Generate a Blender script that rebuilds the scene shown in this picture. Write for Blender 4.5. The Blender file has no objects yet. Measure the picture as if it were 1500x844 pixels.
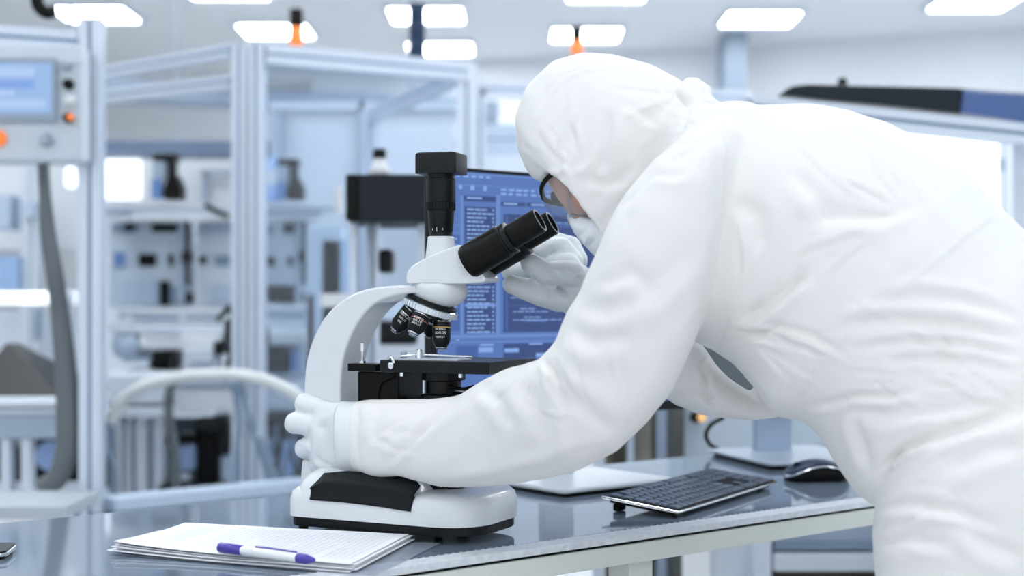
import bpy, bmesh, math, random
import numpy as np
from mathutils import Vector, Matrix, noise

random.seed(7)
C = bpy.context.scene.collection
sc = bpy.context.scene
F = 1500 * 50 / 36.0          # focal length in pixels of the 1500 wide frame
CZ = 1.12                     # camera height
HZ = 440.0                    # row of the horizon
TZ = 0.80                     # table top height

# ------------------------------------------------------------------ camera
cam_d = bpy.data.cameras.new('camera'); cam = bpy.data.objects.new('camera', cam_d); C.objects.link(cam)
cam.location = (0, 0, CZ); cam.rotation_euler = (math.pi/2, 0, 0)
cam_d.lens = 50; cam_d.sensor_width = 36; cam_d.shift_y = (HZ-422)/1500.0
cam_d.clip_start = 0.05; cam_d.clip_end = 60
cam_d.dof.use_dof = True; cam_d.dof.focus_distance = 1.90; cam_d.dof.aperture_fstop = 2.8
sc.camera = cam

# ------------------------------------------------------------------ world, light, exposure
w = bpy.data.worlds.new('world'); sc.world = w; w.use_nodes = True
w.node_tree.nodes['Background'].inputs[0].default_value = (0.93, 0.965, 1.0, 1)
w.node_tree.nodes['Background'].inputs[1].default_value = 1.24
PANEL = 14.0                   # emission of the ceiling light panels
sc.view_settings.view_transform = 'Standard'; sc.view_settings.look = 'None'
sc.view_settings.gamma = 1; sc.view_settings.use_curve_mapping = False
sc.view_settings.exposure = 0.0

# ------------------------------------------------------------------ helpers
def W(px, py, Y):
    return Vector(((px-750)/F*Y, Y, CZ-(py-HZ)/F*Y))
def mat(name, col, rough=.5, metal=0., spec=.5, **kw):
    m = bpy.data.materials.new(name); m.use_nodes = True
    b = m.node_tree.nodes['Principled BSDF']
    b.inputs['Base Color'].default_value = (*col, 1)
    b.inputs['Roughness'].default_value = rough
    b.inputs['Metallic'].default_value = metal
    b.inputs['Specular IOR Level'].default_value = spec
    for k, v in kw.items():
        if k == 'bump':
            nt = m.node_tree
            tc = nt.nodes.new('ShaderNodeTexCoord')
            n = nt.nodes.new('ShaderNodeTexNoise'); n.inputs['Scale'].default_value = v[0]; n.inputs['Detail'].default_value = 4
            bp = nt.nodes.new('ShaderNodeBump'); bp.inputs['Strength'].default_value = v[1]; bp.inputs['Distance'].default_value = v[2]
            nt.links.new(tc.outputs['Object'], n.inputs['Vector'])
            nt.links.new(n.outputs['Fac'], bp.inputs['Height']); nt.links.new(bp.outputs['Normal'], b.inputs['Normal'])
        elif k == 'vary':
            nt = m.node_tree
            tc = nt.nodes.new('ShaderNodeTexCoord')
            n = nt.nodes.new('ShaderNodeTexNoise'); n.inputs['Scale'].default_value = v[0]; n.inputs['Detail'].default_value = 6
            r = nt.nodes.new('ShaderNodeValToRGB')
            r.color_ramp.elements[0].position = .38; r.color_ramp.elements[1].position = .62
            r.color_ramp.elements[0].color = (*v[1], 1); r.color_ramp.elements[1].color = (*col, 1)
            nt.links.new(tc.outputs['Object'], n.inputs['Vector'])
            nt.links.new(n.outputs['Fac'], r.inputs['Fac']); nt.links.new(r.outputs['Color'], b.inputs['Base Color'])
        elif k == 'emit':
            b.inputs['Emission Color'].default_value = (*v[0], 1); b.inputs['Emission Strength'].default_value = v[1]
        elif k == 'trans': b.inputs['Transmission Weight'].default_value = v
        elif k == 'ior': b.inputs['IOR'].default_value = v
        elif k == 'alpha': b.inputs['Alpha'].default_value = v
        elif k == 'coat': b.inputs['Coat Weight'].default_value = v; b.inputs['Coat Roughness'].default_value = .08
        elif k == 'sss':
            b.inputs['Subsurface Weight'].default_value = v; b.inputs['Subsurface Radius'].default_value = (.02, .02, .02)
        elif k == 'sheen': b.inputs['Sheen Weight'].default_value = v
    return m
def obj(name, bm, m, parent=None, smooth=None, bevel=0, seg=2):
    me = bpy.data.meshes.new(name)
    if isinstance(bm, bmesh.types.BMesh):
        bm.to_mesh(me); bm.free()
    else:
        me.from_pydata(*bm)
    me.update()
    o = bpy.data.objects.new(name, me); C.objects.link(o)
    for q in (m if isinstance(m, (list, tuple)) else [m]): me.materials.append(q)
    if parent: o.parent = parent
    if bevel:
        b = o.modifiers.new('bevel', 'BEVEL'); b.width = bevel; b.segments = seg; b.limit_method = 'ANGLE'; b.angle_limit = math.radians(35)
    if smooth is not None:
        me.polygons.foreach_set('use_smooth', [True]*len(me.polygons))
        if smooth < 179: me.set_sharp_from_angle(angle=math.radians(smooth))
    return o
def tag(o, label=None, cat=None, group=None, kind=None):
    if label: o['label'] = label
    if cat: o['category'] = cat
    if group: o['group'] = group
    if kind: o['kind'] = kind
    return o
def thing(name, label, cat, loc=(0,0,0), rz=0, group=None):
    o = bpy.data.objects.new(name, None); C.objects.link(o); o.empty_display_size = .1
    o.location = loc; o.rotation_euler = (0, 0, rz)
    return tag(o, label, cat, group)
def struct(name, bm, m, **k):
    return tag(obj(name, bm, m, **k), kind='structure')
def nb(): return bmesh.new()
def box(bm, c, s, M=None, mi=0):
    r = bmesh.ops.create_cube(bm, size=1)
    T = Matrix.Translation(c) @ (M.to_4x4() if M else Matrix.Identity(4)) @ Matrix.Diagonal((*s, 1))
    bmesh.ops.transform(bm, matrix=T, verts=r['verts'])
    if mi:
        for f in {f for v in r['verts'] for f in v.link_faces}: f.material_index = mi
    return bm
def bx(x0, x1, y0, y1, z0, z1, bm=None):
    return box(bm or nb(), ((x0+x1)/2, (y0+y1)/2, (z0+z1)/2), (abs(x1-x0), abs(y1-y0), abs(z1-z0)))
def frame_of(d):
    d = Vector(d).normalized()
    return d.to_track_quat('Z', 'Y').to_matrix()
def cyl(bm, a, b, r, r2=None, n=20, cap=True):
    a, b = Vector(a), Vector(b); d = b-a
    res = bmesh.ops.create_cone(bm, cap_ends=cap, segments=n, radius1=r, radius2=r if r2 is None else r2, depth=d.length)
    bmesh.ops.transform(bm, matrix=Matrix.Translation((a+b)/2) @ frame_of(d).to_4x4(), verts=res['verts'])
    return bm
def lathe(bm, prof, a=(0,0,0), d=(0,0,1), n=28, cap=True):
    """prof: list of (radius, distance along axis)"""
    a = Vector(a); R = frame_of(d); rings = []
    for r, h in prof:
        rings.append([bm.verts.new(a + R @ Vector((max(r, 1e-5)*math.cos(2*math.pi*i/n), max(r, 1e-5)*math.sin(2*math.pi*i/n), h))) for i in range(n)])
    for p, q in zip(rings, rings[1:]):
        for i in range(n): bm.faces.new((p[i], p[(i+1) % n], q[(i+1) % n], q[i]))
    if cap: bm.faces.new(rings[0][::-1]); bm.faces.new(rings[-1])
    return bm
def smoothpts(pts, k=8):
    pts = [Vector(p) for p in pts]
    if len(pts) < 3: return pts
    P = [2*pts[0]-pts[1]] + pts + [2*pts[-1]-pts[-2]]; out = []
    for i in range(1, len(P)-2):
        for j in range(k):
            t = j/k; a, b, c, d = P[i-1], P[i], P[i+1], P[i+2]
            out.append(.5*((2*b)+(c-a)*t+(2*a-5*b+4*c-d)*t*t+(3*b-a-3*c+d)*t**3))
    out.append(P[-2]); return out
def tube(bm, pts, r, n=10, k=6, radii=None):
    P = smoothpts(pts, k) if k > 1 else [Vector(p) for p in pts]
    rings = []; x = None
    for i, p in enumerate(P):
        t = (P[min(i+1, len(P)-1)]-P[max(i-1, 0)]).normalized()
        if x is None:
            x = t.orthogonal().normalized()
        x = (x - t*x.dot(t)).normalized(); y = t.cross(x)
        rr = r if radii is None else float(np.interp(i/(len(P)-1), np.linspace(0, 1, len(radii)), radii))
        rings.append([bm.verts.new(p+rr*(x*math.cos(2*math.pi*j/n)+y*math.sin(2*math.pi*j/n))) for j in range(n)])
    for p, q in zip(rings, rings[1:]):
        for i in range(n): bm.faces.new((p[i], p[(i+1) % n], q[(i+1) % n], q[i]))
    bm.faces.new(rings[0][::-1]); bm.faces.new(rings[-1])
    return bm
def prism(bm, poly, y0, y1):
    """poly in local x,z extruded along local y"""
    a = [bm.verts.new((p[0], y0, p[1])) for p in poly]; b = [bm.verts.new((p[0], y1, p[1])) for p in poly]
    n = len(poly)
    bm.faces.new(a); bm.faces.new(b[::-1])
    for i in range(n): bm.faces.new((a[(i+1) % n], a[i], b[i], b[(i+1) % n]))
    bmesh.ops.recalc_face_normals(bm, faces=bm.faces[:]); return bm
def plate(bm, poly, z0, z1):
    a = [bm.verts.new((p[0], p[1], z0)) for p in poly]; b = [bm.verts.new((p[0], p[1], z1)) for p in poly]
    n = len(poly); bm.faces.new(a[::-1]); bm.faces.new(b)
    for i in range(n): bm.faces.new((a[i], a[(i+1) % n], b[(i+1) % n], b[i]))
    bmesh.ops.recalc_face_normals(bm, faces=bm.faces[:]); return bm
def rrect(x0, x1, y0, y1, r, n=6):
    """rounded rectangle; r may be four radii: (x0y0, x1y0, x1y1, x0y1)"""
    if not isinstance(r, (list, tuple)): r = (r,)*4
    out = []
    for (cx, cy, a0, rr) in ((x0+r[0], y0+r[0], math.pi, r[0]), (x1-r[1], y0+r[1], 1.5*math.pi, r[1]), (x1-r[2], y1-r[2], 0, r[2]), (x0+r[3], y1-r[3], .5*math.pi, r[3])):
        for i in range(n+1):
            a = a0+i/n*math.pi/2; out.append((cx+rr*math.cos(a), cy+rr*math.sin(a)))
    return out
def loft(bm, rings, close=True):
    R = [[bm.verts.new(p) for p in r] for r in rings]; n = len(R[0])
    for p, q in zip(R, R[1:]):
        for i in range(n): bm.faces.new((p[i], p[(i+1) % n], q[(i+1) % n], q[i]))
    if close: bm.faces.new(R[0][::-1]); bm.faces.new(R[-1])
    bmesh.ops.recalc_face_normals(bm, faces=bm.faces[:])
    return bm
def px_box(bm, x0, y0, x1, y1, Y, depth):
    """box whose near face stands at distance Y and spans that part of the view, with real depth"""
    a = W(x0, y1, Y); b = W(x1, y0, Y)
    return bx(a.x, b.x, Y, Y+depth, a.z, b.z, bm)
def copy_tree(o, parent=None):
    c = o.copy(); C.objects.link(c)
    if parent: c.parent = parent
    for ch in list(o.children): copy_tree(ch, c)
    return c
def textmesh(s, size, extr=0.0002):
    cu = bpy.data.curves.new('writing', 'FONT'); cu.body = s; cu.size = size; cu.extrude = extr
    cu.align_x = 'CENTER'; cu.align_y = 'CENTER'; cu.resolution_u = 2
    t = bpy.data.objects.new('writing', cu); C.objects.link(t)
    bpy.context.view_layer.update()
    me = bpy.data.meshes.new_from_object(t.evaluated_get(bpy.context.evaluated_depsgraph_get()))
    bpy.data.objects.remove(t); bpy.data.curves.remove(cu)
    return me

# ------------------------------------------------------------------ materials
BK = .12
M = dict(
 alu=mat('brushed aluminium', (.60,.67,.77), .38, .35),
 slot=mat('blue grey slot insert', (.17,.27,.43), .5),
 white=mat('white lacquered plastic', (.68,.72,.755), .28, coat=.3),
 white2=mat('white powder coated steel', (.61,.68,.76), .4),
 grey=mat('grey painted metal', (.34,.42,.52), .45),
 blue=mat('blue tinted plastic', (.12,.24,.50), .35),
 bgrey=mat('blue grey steel', (.20,.28,.38), .4),
 black=mat('black plastic', (.006,.0065,.006), .38, spec=BK),
 rubber=mat('black rubber', (.012,.015,.017), .55, spec=BK, bump=(900, .35, .0004)),
 dark=mat('dark anodised metal', (.007,.009,.011), .33, spec=.2),
 chrome=mat('chromed steel', (.72,.75,.78), .18, 1.),
 gold=mat('yellow ring paint', (.75,.52,.12), .35),
 redring=mat('orange red ring paint', (.65,.16,.08), .35),
 print=mat('white print', (.78,.80,.82), .5),
 orange=mat('orange lens plastic', (.9,.22,.04), .3, emit=((1,.25,.04), .35)),
 amber=mat('amber lamp plastic', (.95,.55,.2), .3, emit=((1,.55,.2), .5)),
 hose=mat('grey corrugated hose', (.12,.14,.155), .6),
 hose2=mat('translucent white hose', (.70,.74,.74), .4),
 paper=mat('white paper', (.86,.88,.93), .7),
 ink=mat('faint print on paper', (.74,.76,.82), .7),
 purple=mat('violet plastic', (.07,.045,.36), .3),
 penw=mat('white pen barrel', (.82,.85,.88), .25),
 brown=mat('brown grey fabric strips', (.14,.13,.105), .7, vary=(6, (.05,.045,.03))),
 navy=mat('navy plastic', (.02,.04,.085), .5, spec=.2),
 deep=mat('deep slate panel', (.05,.065,.085), .5),
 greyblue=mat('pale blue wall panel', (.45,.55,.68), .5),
 emit=mat('light panel', (.9,.95,1), .5, emit=((.97,.985,1), PANEL)),
 bright=mat('lit diffuser', (.9,.95,1), .5, emit=((.93,.97,1), 1.15)),
)
def glass(name, col=(.85,.93,1), alpha=.12, rough=.05):
    m = bpy.data.materials.new(name); m.use_nodes = True; nt = m.node_tree
    for n in list(nt.nodes): nt.nodes.remove(n)
    o = nt.nodes.new('ShaderNodeOutputMaterial'); mx = nt.nodes.new('ShaderNodeMixShader')
    t = nt.nodes.new('ShaderNodeBsdfTransparent'); g = nt.nodes.new('ShaderNodeBsdfPrincipled')
    t.inputs[0].default_value = (*col, 1); g.inputs['Base Color'].default_value = (*[c*.6 for c in col], 1)
    g.inputs['Roughness'].default_value = rough
    mx.inputs[0].default_value = alpha
    nt.links.new(t.outputs[0], mx.inputs[1]); nt.links.new(g.outputs[0], mx.inputs[2]); nt.links.new(mx.outputs[0], o.inputs[0])
    return m
M['pane'] = glass('clear machine pane', (.90,.95,1), .08)
M['lens'] = glass('clear goggle plastic', (.86,.90,.95), .20, .06)
M['slide'] = glass('slide glass', (.85,.92,1), .45)
M['sleeve'] = glass('clear plastic sleeve', (.9,.94,1), .35, .15)

# ------------------------------------------------------------------ room shell
CH = 3.30
m_floor = mat('pale epoxy floor', (.62,.64,.66), .3, vary=(3, (.58,.60,.63)))
m_ceil = mat('ceiling tiles', (.84,.87,.90), .8)
m_wall = mat('white wall paint', (.80,.84,.88), .6, vary=(1.5, (.77,.81,.86)))
struct('floor', bx(-8.2, 6.2, -4, 16, -.1, 0), m_floor)
struct('ceiling', bx(-8.2, 6.2, -4, 16.4, CH, CH+.1), m_ceil)
bm = nb(); box(bm, (-1, 13.25, CH/2), (17, .15, CH), Matrix.Rotation(math.atan(-.35), 3, 'Z'))
struct('wall_back', bm, m_wall)
struct('wall_left', bx(-8.3, -8.2, -4, 16, 0, CH), m_wall)
struct('wall_right', bx(6.2, 6.3, -4, 16, 0, CH), m_wall)
def wallY(X): return 12.9-.35*X
bm = nb()
for i in range(60):
    pass
box(bm, (-1, 13.14, .07), (17, .03, .14), Matrix.Rotation(math.atan(-.35), 3, 'Z'))
struct('baseboard_back', bm, M['grey'])
# grey pillar on the back wall
p = W(1075, 50, 11.6)
struct('trim_1', bx(p.x-.09, p.x+.09, 11.5, 11.9, 0, CH), mat('pillar paint', (.24,.31,.40), .5))
# ceiling beam seen at the left
# ceiling light panels
pl = [(-3.14,10.73), (-.646,10.76), (1.90,10.9), (-1.89,11.4), (.60,11.55), (-.615,12.2), (.67,9.98), (3.35,10.30), (-2.0,9.9)]
near = [(x, y) for y in (8.6, 7.4, 6.2, 5.0, 3.8, 1.6, -.8, -2.4) for x in (-4.4, -2.2, 0, 2.2, 4.4)]  # extra panels out of view, added to light the room and the operator
desc = ['above the left control panel', 'directly above the dark blue signal pole', 'left of the grey pillar top, above the operator',
        'behind the first orange signal lamp', 'behind the orange lamp near the hood', 'lowest in view, behind the blue signal pole',
        'cut by the top edge above the hood', 'cut by the top right edge of the picture', 'cut by the top edge left of the lamps']
first = None
for i, (x, y) in enumerate(pl+near):
    lab = 'square glowing ceiling light panel ' + (desc[i] if i < 9 else 'added for its light, unseen above the top edge')
    if first is None:
        t = thing('ceiling_light', lab, 'ceiling light', (x, y, CH-.002), 0, 'ceiling light panels')
        bm = nb()
        for a, b, c, d in ((-.30,.30,-.30,-.27), (-.30,.30,.27,.30), (-.30,-.27,-.27,.27), (.27,.30,-.27,.27)):
            bx(a, b, c, d, -.03, 0, bm)
        obj('frame', bm, M['white2'], t)
        obj('diffuser', bx(-.27, .27, -.27, .27, -.02, -.005), M['emit'], t)
        first = t
    else:
        t = copy_tree(first); t.location = (x, y, CH-.002); t['label'] = lab
    if i >= 9: t['group'] = 'added ceiling light panels overhead'

# ------------------------------------------------------------------ the table
U = Vector((.78,.625,0)).normalized(); V = Vector((-U.y, U.x, 0))
TA = math.atan2(U.y, U.x)
m_top = mat('dark glossy blue grey laminate', (.18,.23,.30), .06, 0., .9, ior=1.8)
m_strip = mat('worn pale edge tape', (.66,.70,.74), .45, vary=(90, (.56,.60,.66)))
m_cream = mat('cream enamelled steel', (.62,.66,.62), .4)
org = Vector((-.123, 1.71, 0))         # a point of the front edge
tb = thing('lab_table', 'long lab bench with a glossy blue grey top and cream steel edge', 'table', (org.x, org.y, 0), TA)
def tl(p):                             # world -> table local
    d = Vector(p)-Vector((org.x, org.y, 0)); return Vector((d.dot(U), d.dot(V), d.z))
L0, L1, TW = -1.3, 1.9, .64
obj('tabletop', bx(L0, L1, .035, TW, TZ-.03, TZ), m_top, tb, bevel=.002)
obj('edge_strip', bx(L0, L1, 0, .034, TZ-.009, TZ+.0008), m_strip, tb, bevel=.001)
bm = nb()
# little tick marks in relief along the edge tape
for i in range(260):
    x = L0+.02+i*.0116
    bx(x, x+.004, .0335, .036, TZ-.001, TZ+.0012, bm)
tag(obj('edge_stitching', bm, M['grey'], tb), kind='stuff')
obj('edge_rail', bx(L0, L1, .002, .03, TZ-.040, TZ-.013), m_cream, tb, bevel=.002)
obj('shadow_gap', bx(L0, L1, .006, .03, TZ-.0135, TZ-.0085), M['black'], tb)
obj('back_rail', bx(L0, L1, TW-.03, TW, TZ-.07, TZ-.03), m_cream, tb)
for x in (L0+.05, .382, L1-.1):
    for y in (.02, TW-.06):
        obj('leg', bx(x, x+.045, y, y+.045, 0, TZ-.031), m_cream, tb, bevel=.003)
obj('cross_bar', bx(L0+.05, L1-.06, TW-.055, TW-.03, .25, .30), m_cream, tb)

# papers, in a clear sleeve
A, B_, C_, D_ = [W(x, y, 0) for x, y in ((0,0),)*4]
def tp(px, py, z=TZ):
    Y = F*(CZ-z)/(py-HZ); return Vector(((px-750)/F*Y, Y, z))
pc = [tp(165,812), tp(520,841), tp(606,795), tp(272,779)]
def quad_sheet(bm, q, z, n=10, curl=0.0, t=.0006, seed=0):
    g = []
    for i in range(n+1):
        for j in range(n+1):
            u, v = i/n, j/n
            p = (q[0]*(1-u)+q[1]*u)*(1-v)+(q[3]*(1-u)+q[2]*u)*v
            lift = curl*((1-u)**6*(1-v)**2 + .6*(v**6)*(1-u)*.5) + .0008*noise.noise(Vector((u*3, v*3, seed)))
            g.append(Vector((p.x, p.y, z+lift+.0005)))
    vs = [bm.verts.new(p) for p in g]; ws = [bm.verts.new(p-Vector((0,0,t))) for p in g]
    for i in range(n):
        for j in range(n):
            a, b, c, d = i*(n+1)+j, (i+1)*(n+1)+j, (i+1)*(n+1)+j+1, i*(n+1)+j+1
            bm.faces.new((vs[a], vs[b], vs[c], vs[d])); bm.faces.new((ws[d], ws[c], ws[b], ws[a]))
    edge = [i*(n+1) for i in range(n+1)] + [n*(n+1)+j for j in range(1, n+1)] + [i*(n+1)+n for i in range(n-1, -1, -1)] + [j for j in range(n-1, 0, -1)]
    for a, b in zip(edge, edge[1:]+edge[:1]): bm.faces.new((vs[b], vs[a], ws[a], ws[b]))
    return bm
cen = sum(pc, Vector())/4
sheets = []
for k in range(6):
    q = [cen+(p-cen)*(1-.004*k)+Vector((.003*math.sin(k*2.1), .003*math.cos(k*1.7), 0)) for p in pc]
    if k == 0: q = [cen+(p-cen)*1.0+Vector((-.006,-.004,0)) for p in pc]
    ti = ['lowest sheet', 'second sheet', 'third sheet', 'fourth sheet', 'fifth sheet'][k] if k < 5 else None
    o = obj('paper_sheet', quad_sheet(nb(), q, TZ+.0026+k*.0017, curl=.003+.0005*k, seed=0), M['paper'])
    tag(o, 'white paper, %s of the pile beside the microscope' % ti if ti else 'top sheet of the paper pile, printed, with the pen on it', 'paper', 'sheets in the paper pile')
    sheets.append((o, q))
ztop = TZ+.0026+5*.0017
bm = nb()
q = sheets[-1][1]
def lift_(u, v): return .0055*((1-u)**6*(1-v)**2+.6*(v**6)*(1-u)*.5)+.0008*noise.noise(Vector((u*3, v*3, 0)))
def onq(u, v): return (q[0]*(1-u)+q[1]*u)*(1-v)+(q[3]*(1-u)+q[2]*u)*v
for r in range(34):
    u = .10+r*.026
    if r in (5, 6): continue
    v = .08
    while v < .9:
        L = random.uniform(.02, .09)
        if v+L > (.9 if r % 7 else .5): break
        a, b = onq(u, 1-v), onq(u, 1-v-L); d = (onq(u+.007, 1-v)-a)
        vs = [bm.verts.new(Vector((p.x, p.y, ztop+.0005+lift_(u_, v_)+.00035))) for p, u_, v_ in ((a, u, 1-v), (b, u, 1-v-L), (b+d, u+.007, 1-v-L), (a+d, u+.007, 1-v))]
        bm.faces.new(vs); v += L+.012
lines = obj('printed_lines', bm, M['ink'], sheets[-1][0])
# clear sleeve below
qs = [tp(158,813), tp(548,846), tp(645,798), tp(300,786)]
sl = obj('plastic_sleeve', quad_sheet(nb(), qs, TZ+.0015, n=6, t=.0004, seed=9), M['sleeve'])
tag(sl, 'clear plastic document sleeve under the paper pile', 'document sleeve')

# pen
zp = ztop+.0017
a = tp(322,802, zp+.006); b = tp(461,821, zp+.006); a.z = b.z = zp+.006
d = (b-a).normalized(); Lp = (b-a).length
pen = thing('marker_pen', 'violet and white marker pen lying on the printed papers', 'pen', a)
def seg(name, prof, m): return obj(name, lathe(nb(), prof, (0,0,0), d, 20), m, pen, smooth=40)
seg('cap', [(.0052,0),(.0062,.001),(.0064,.010),(.0062,.038),(.0058,.0385)], M['purple'])
seg('barrel', [(.0055,.0386),(.0058,.040),(.0058,Lp-.030),(.0055,Lp-.026)], M['penw'])
seg('grip', [(.0058,Lp-.026)]+[(.0056+.0005*(i % 2), Lp-.025+i*.0016) for i in range(8)]+[(.0050,Lp-.010)], M['purple'])
seg('tip', [(.0048,Lp-.0099),(.0042,Lp-.006),(.0026,Lp-.001),(.001,Lp)], M['purple'])
cl = nb(); side = d.cross(Vector((0,0,1)))
tube(cl, [d*.060+Vector((0,0,.0066)), d*.085+Vector((0,0,.0072)), d*(Lp-.028)+Vector((0,0,.0066))], .0011, 6)
obj('clip', cl, M['purple'], pen, smooth=60)
bm = nb()
for r in range(2):
    for i in range(9):
        if random.random() < .2: continue
        c = d*(.050+i*.0042)-side*(.0012-.0035*r)*(-1)+Vector((0,0,.0056))
        box(bm, c, (.003,.0008,.0003), Matrix.Rotation(math.atan2(d.y, d.x), 3, 'Z'))
obj('lettering', bm, M['ink'], pen)

# phone at the left border
c = tp(27, 806)
ph = thing('mobile_phone', 'black phone with a silver rim at the left end of the bench', 'phone', (c.x, c.y, TZ), math.radians(-172))
obj('case', plate(nb(), rrect(.004,.146,.004,.070,.012), .0005,.004), M['black'], ph)
obj('rim', plate(nb(), rrect(0,.15,0,.074,.014), .004,.0085), M['chrome'], ph, bevel=.0012)
obj('screen', plate(nb(), rrect(.0015,.1485,.0015,.0725,.012), .0085,.0105), M['dark'], ph)

# keyboard
KA = math.atan2(.856, .517)
K = Vector((math.cos(KA), math.sin(KA), 0)); KB = Vector((-math.sin(KA), math.cos(KA), 0))
k0 = Vector((.2435, 2.075, TZ+.0006))
kb = thing('keyboard', 'slim black keyboard with a silver rim on the bench', 'keyboard', k0, KA)
KL, KD = .405, .128
tilt = math.atan2(.014, KD)
def kz(y): return .006+y*math.tan(tilt)
bm = nb(); box(bm, (KL/2, KD/2, kz(KD/2)+.003), (KL, KD, .004), Matrix.Rotation(tilt, 3, 'X')); obj('rim', bm, M['chrome'], kb, bevel=.0018)
bm = nb(); box(bm, (KL/2, KD/2, kz(KD/2)+.0052), (KL-.006, KD-.006, .002), Matrix.Rotation(tilt, 3, 'X')); obj('deck', bm, M['black'], kb)
bm = nb(); box(bm, (KL/2, KD/2, kz(KD/2)-.0015), (KL-.02, KD-.02, .006), Matrix.Rotation(tilt, 3, 'X')); obj('underside', bm, M['black'], kb)
for x in (.03, KL-.04):
    bm = nb(); bx(x-.012, x+.012, KD-.022, KD-.010, .0, .012, bm); obj('foot', bm, M['black'], kb, bevel=.003)
    bm = nb(); bx(x-.01, x+.01, .012, .02, 0, .007, bm); obj('foot', bm, M['black'], kb)
m_key = mat('dark key caps', (.085,.11,.155), .3)
P = (KL-.012)/21.3
rows = [
 [(0,1),(1.6,1),(2.6,1),(3.6,1),(4.6,1),(5.9,1),(6.9,1),(7.9,1),(8.9,1),(10.2,1),(11.2,1),(12.2,1),(13.2,1)],
 [(i,1) for i in range(13)]+[(13,1.6)],
 [(0,1.4)]+[(1.4+i,1) for i in range(12)]+[(13.4,1.2)],
 [(0,1.7)]+[(1.7+i,1) for i in range(11)]+[(12.7,1.9)],
 [(0,1.2)]+[(1.2+i,1) for i in range(11)]+[(12.2,2.4)],
 [(0,1.4),(1.4,1.1),(2.5,1.1),(3.6,6),(9.6,1.1),(10.7,1.1),(11.8,1.1),(12.9,1.7)]]
nav = [[0,1,2],[0,1,2],[0,1,2],[],[1],[0,1,2]]
meshes = {}
def key(x, wd, row, hh=1):
    kk = (round(wd, 2), row == 0)
    D = KD-.014; ph_ = D/6.0; ky = .007+(5-row)*ph_
    if kk not in meshes:
        bm = nb(); w_, d_ = P*wd-.0048, ph_-.0046
        a = [(0,0),(w_,0),(w_,d_),(0,d_)]; i_ = .0009
        b = [(i_,i_),(w_-i_,i_),(w_-i_,d_-i_),(i_,d_-i_)]
        loft(bm, [[(p[0],p[1],0) for p in a], [(p[0],p[1],.0016) for p in a], [(p[0],p[1],.0026) for p in b]])
        me = bpy.data.meshes.new('key'); bm.to_mesh(me); bm.free(); me.materials.append(m_key); meshes[kk] = me
    o = bpy.data.objects.new('key', meshes[kk]); C.objects.link(o); o.parent = kb
    o.location = (.007+x*P, ky, kz(ky)+.0064); o.rotation_euler = (tilt, 0, 0)
for r, row in enumerate(rows):
    for x, wd in row: key(x, wd, r)
    for n_ in nav[r]: key(14.85+n_, .98, r)
    for n_ in range(4):
        key(18.1+n_*.78, .78, r)

# mouse
mc = tp(1200, 707)
ms = thing('computer_mouse', 'dark mouse with a silver band at the right end of the bench', 'mouse', (mc.x, mc.y+.02, TZ), math.radians(6))
def mouse_rings(z0f, z1f, wf=1.0, n=24):
    rings = []
    for i in range(13):
        t = i/12; x = -.058+.116*t
        wd = .031*wf*(max(1-(2*t-1)**4*.95, .02))**.5
        rings.append((x, wd, z0f(t), z1f(t)))
    return rings
def rloft(rs, n=20):
    out = []
    for x, wd, z0, z1 in rs:
        cz, hz = (z0+z1)/2, (z1-z0)/2
        out.append([(x, wd*math.copysign(abs(math.cos(a))**.6, math.cos(a)), cz+hz*math.copysign(abs(math.sin(a))**.8, math.sin(a))) for a in [2*math.pi*j/n for j in range(n)]])
    return out
top = lambda t: .013+.022*math.sin(math.pi*min(1, t*.86+.04))**1.1
obj('body', loft(nb(), rloft(mouse_rings(lambda t: .001, lambda t: top(t)-.004, .9))), M['black'], ms, smooth=60)
obj('band', loft(nb(), rloft(mouse_rings(lambda t: top(t)-.010, lambda t: top(t)-.002, 1.07))), M['chrome'], ms, smooth=60)
m_blu = mat('dark blue shell', (.03,.05,.10), .3)
obj('shell', loft(nb(), rloft(mouse_rings(lambda t: top(t)-.0035, lambda t: top(t)+.003, 1.0))), m_blu, ms, smooth=60)
obj('wheel', cyl(nb(), (-.035,-.004,top(.2)+.001), (-.035,.004,top(.2)+.001), .007, n=16), M['black'], ms, smooth=40)

# monitors -------------------------------------------------------------
m_scr = mat('screen blue', (0,0,0), .35, emit=((.080,.165,.45), 1.0))
def emat(n, c, s=1.0): return mat(n, (0,0,0), .4, emit=(c, s))
UI = dict(bar=emat('interface bar', (.13,.24,.56)), panel=emat('interface panel', (.028,.060,.20)), mid=emat('interface mid', (.05,.11,.34)),
          text=emat('interface text', (.27,.44,.80)), line=emat('interface line', (.16,.29,.64)), btn=emat('interface button', (.22,.38,.76)), warm=emat('interface warm text', (.22,.17,.40)))
MU = Vector((.78,.625,0)).normalized(); MN = Vector((MU.y, -MU.x, 0))
m0 = Vector((-.125, 2.288, 0))
mon = thing('monitor', 'silver flat monitor showing blue software behind the microscope', 'monitor', (m0.x, m0.y, TZ+.0004), math.atan2(MU.y, MU.x))
mw, z0, z1 = .585, .118, .536
obj('housing', bx(0, mw, .004, .03, z0, z1), M['dark'], mon, bevel=.004)
bm = nb(); bx(0,mw,0,.004,z1-.006,z1,bm); bx(0,mw,0,.004,z0,z0+.018,bm); bx(0,.006,0,.004,z0,z1,bm); bx(mw-.006,mw,0,.004,z0,z1,bm)
obj('bezel', bm, M['dark'], mon)
scr = obj('screen', bx(.006, mw-.006, .001, .0039, z0+.018, z1-.006), m_scr, mon)
def ms_(px, py):
    # photograph position -> position on the screen plane (local u, z)
    k = (px-750)/F
    t = (k*m0.y-m0.x)/(MU.x-k*MU.y); Y = m0.y+MU.y*t
    return t, CZ-(py-HZ)/F*Y-TZ
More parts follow.
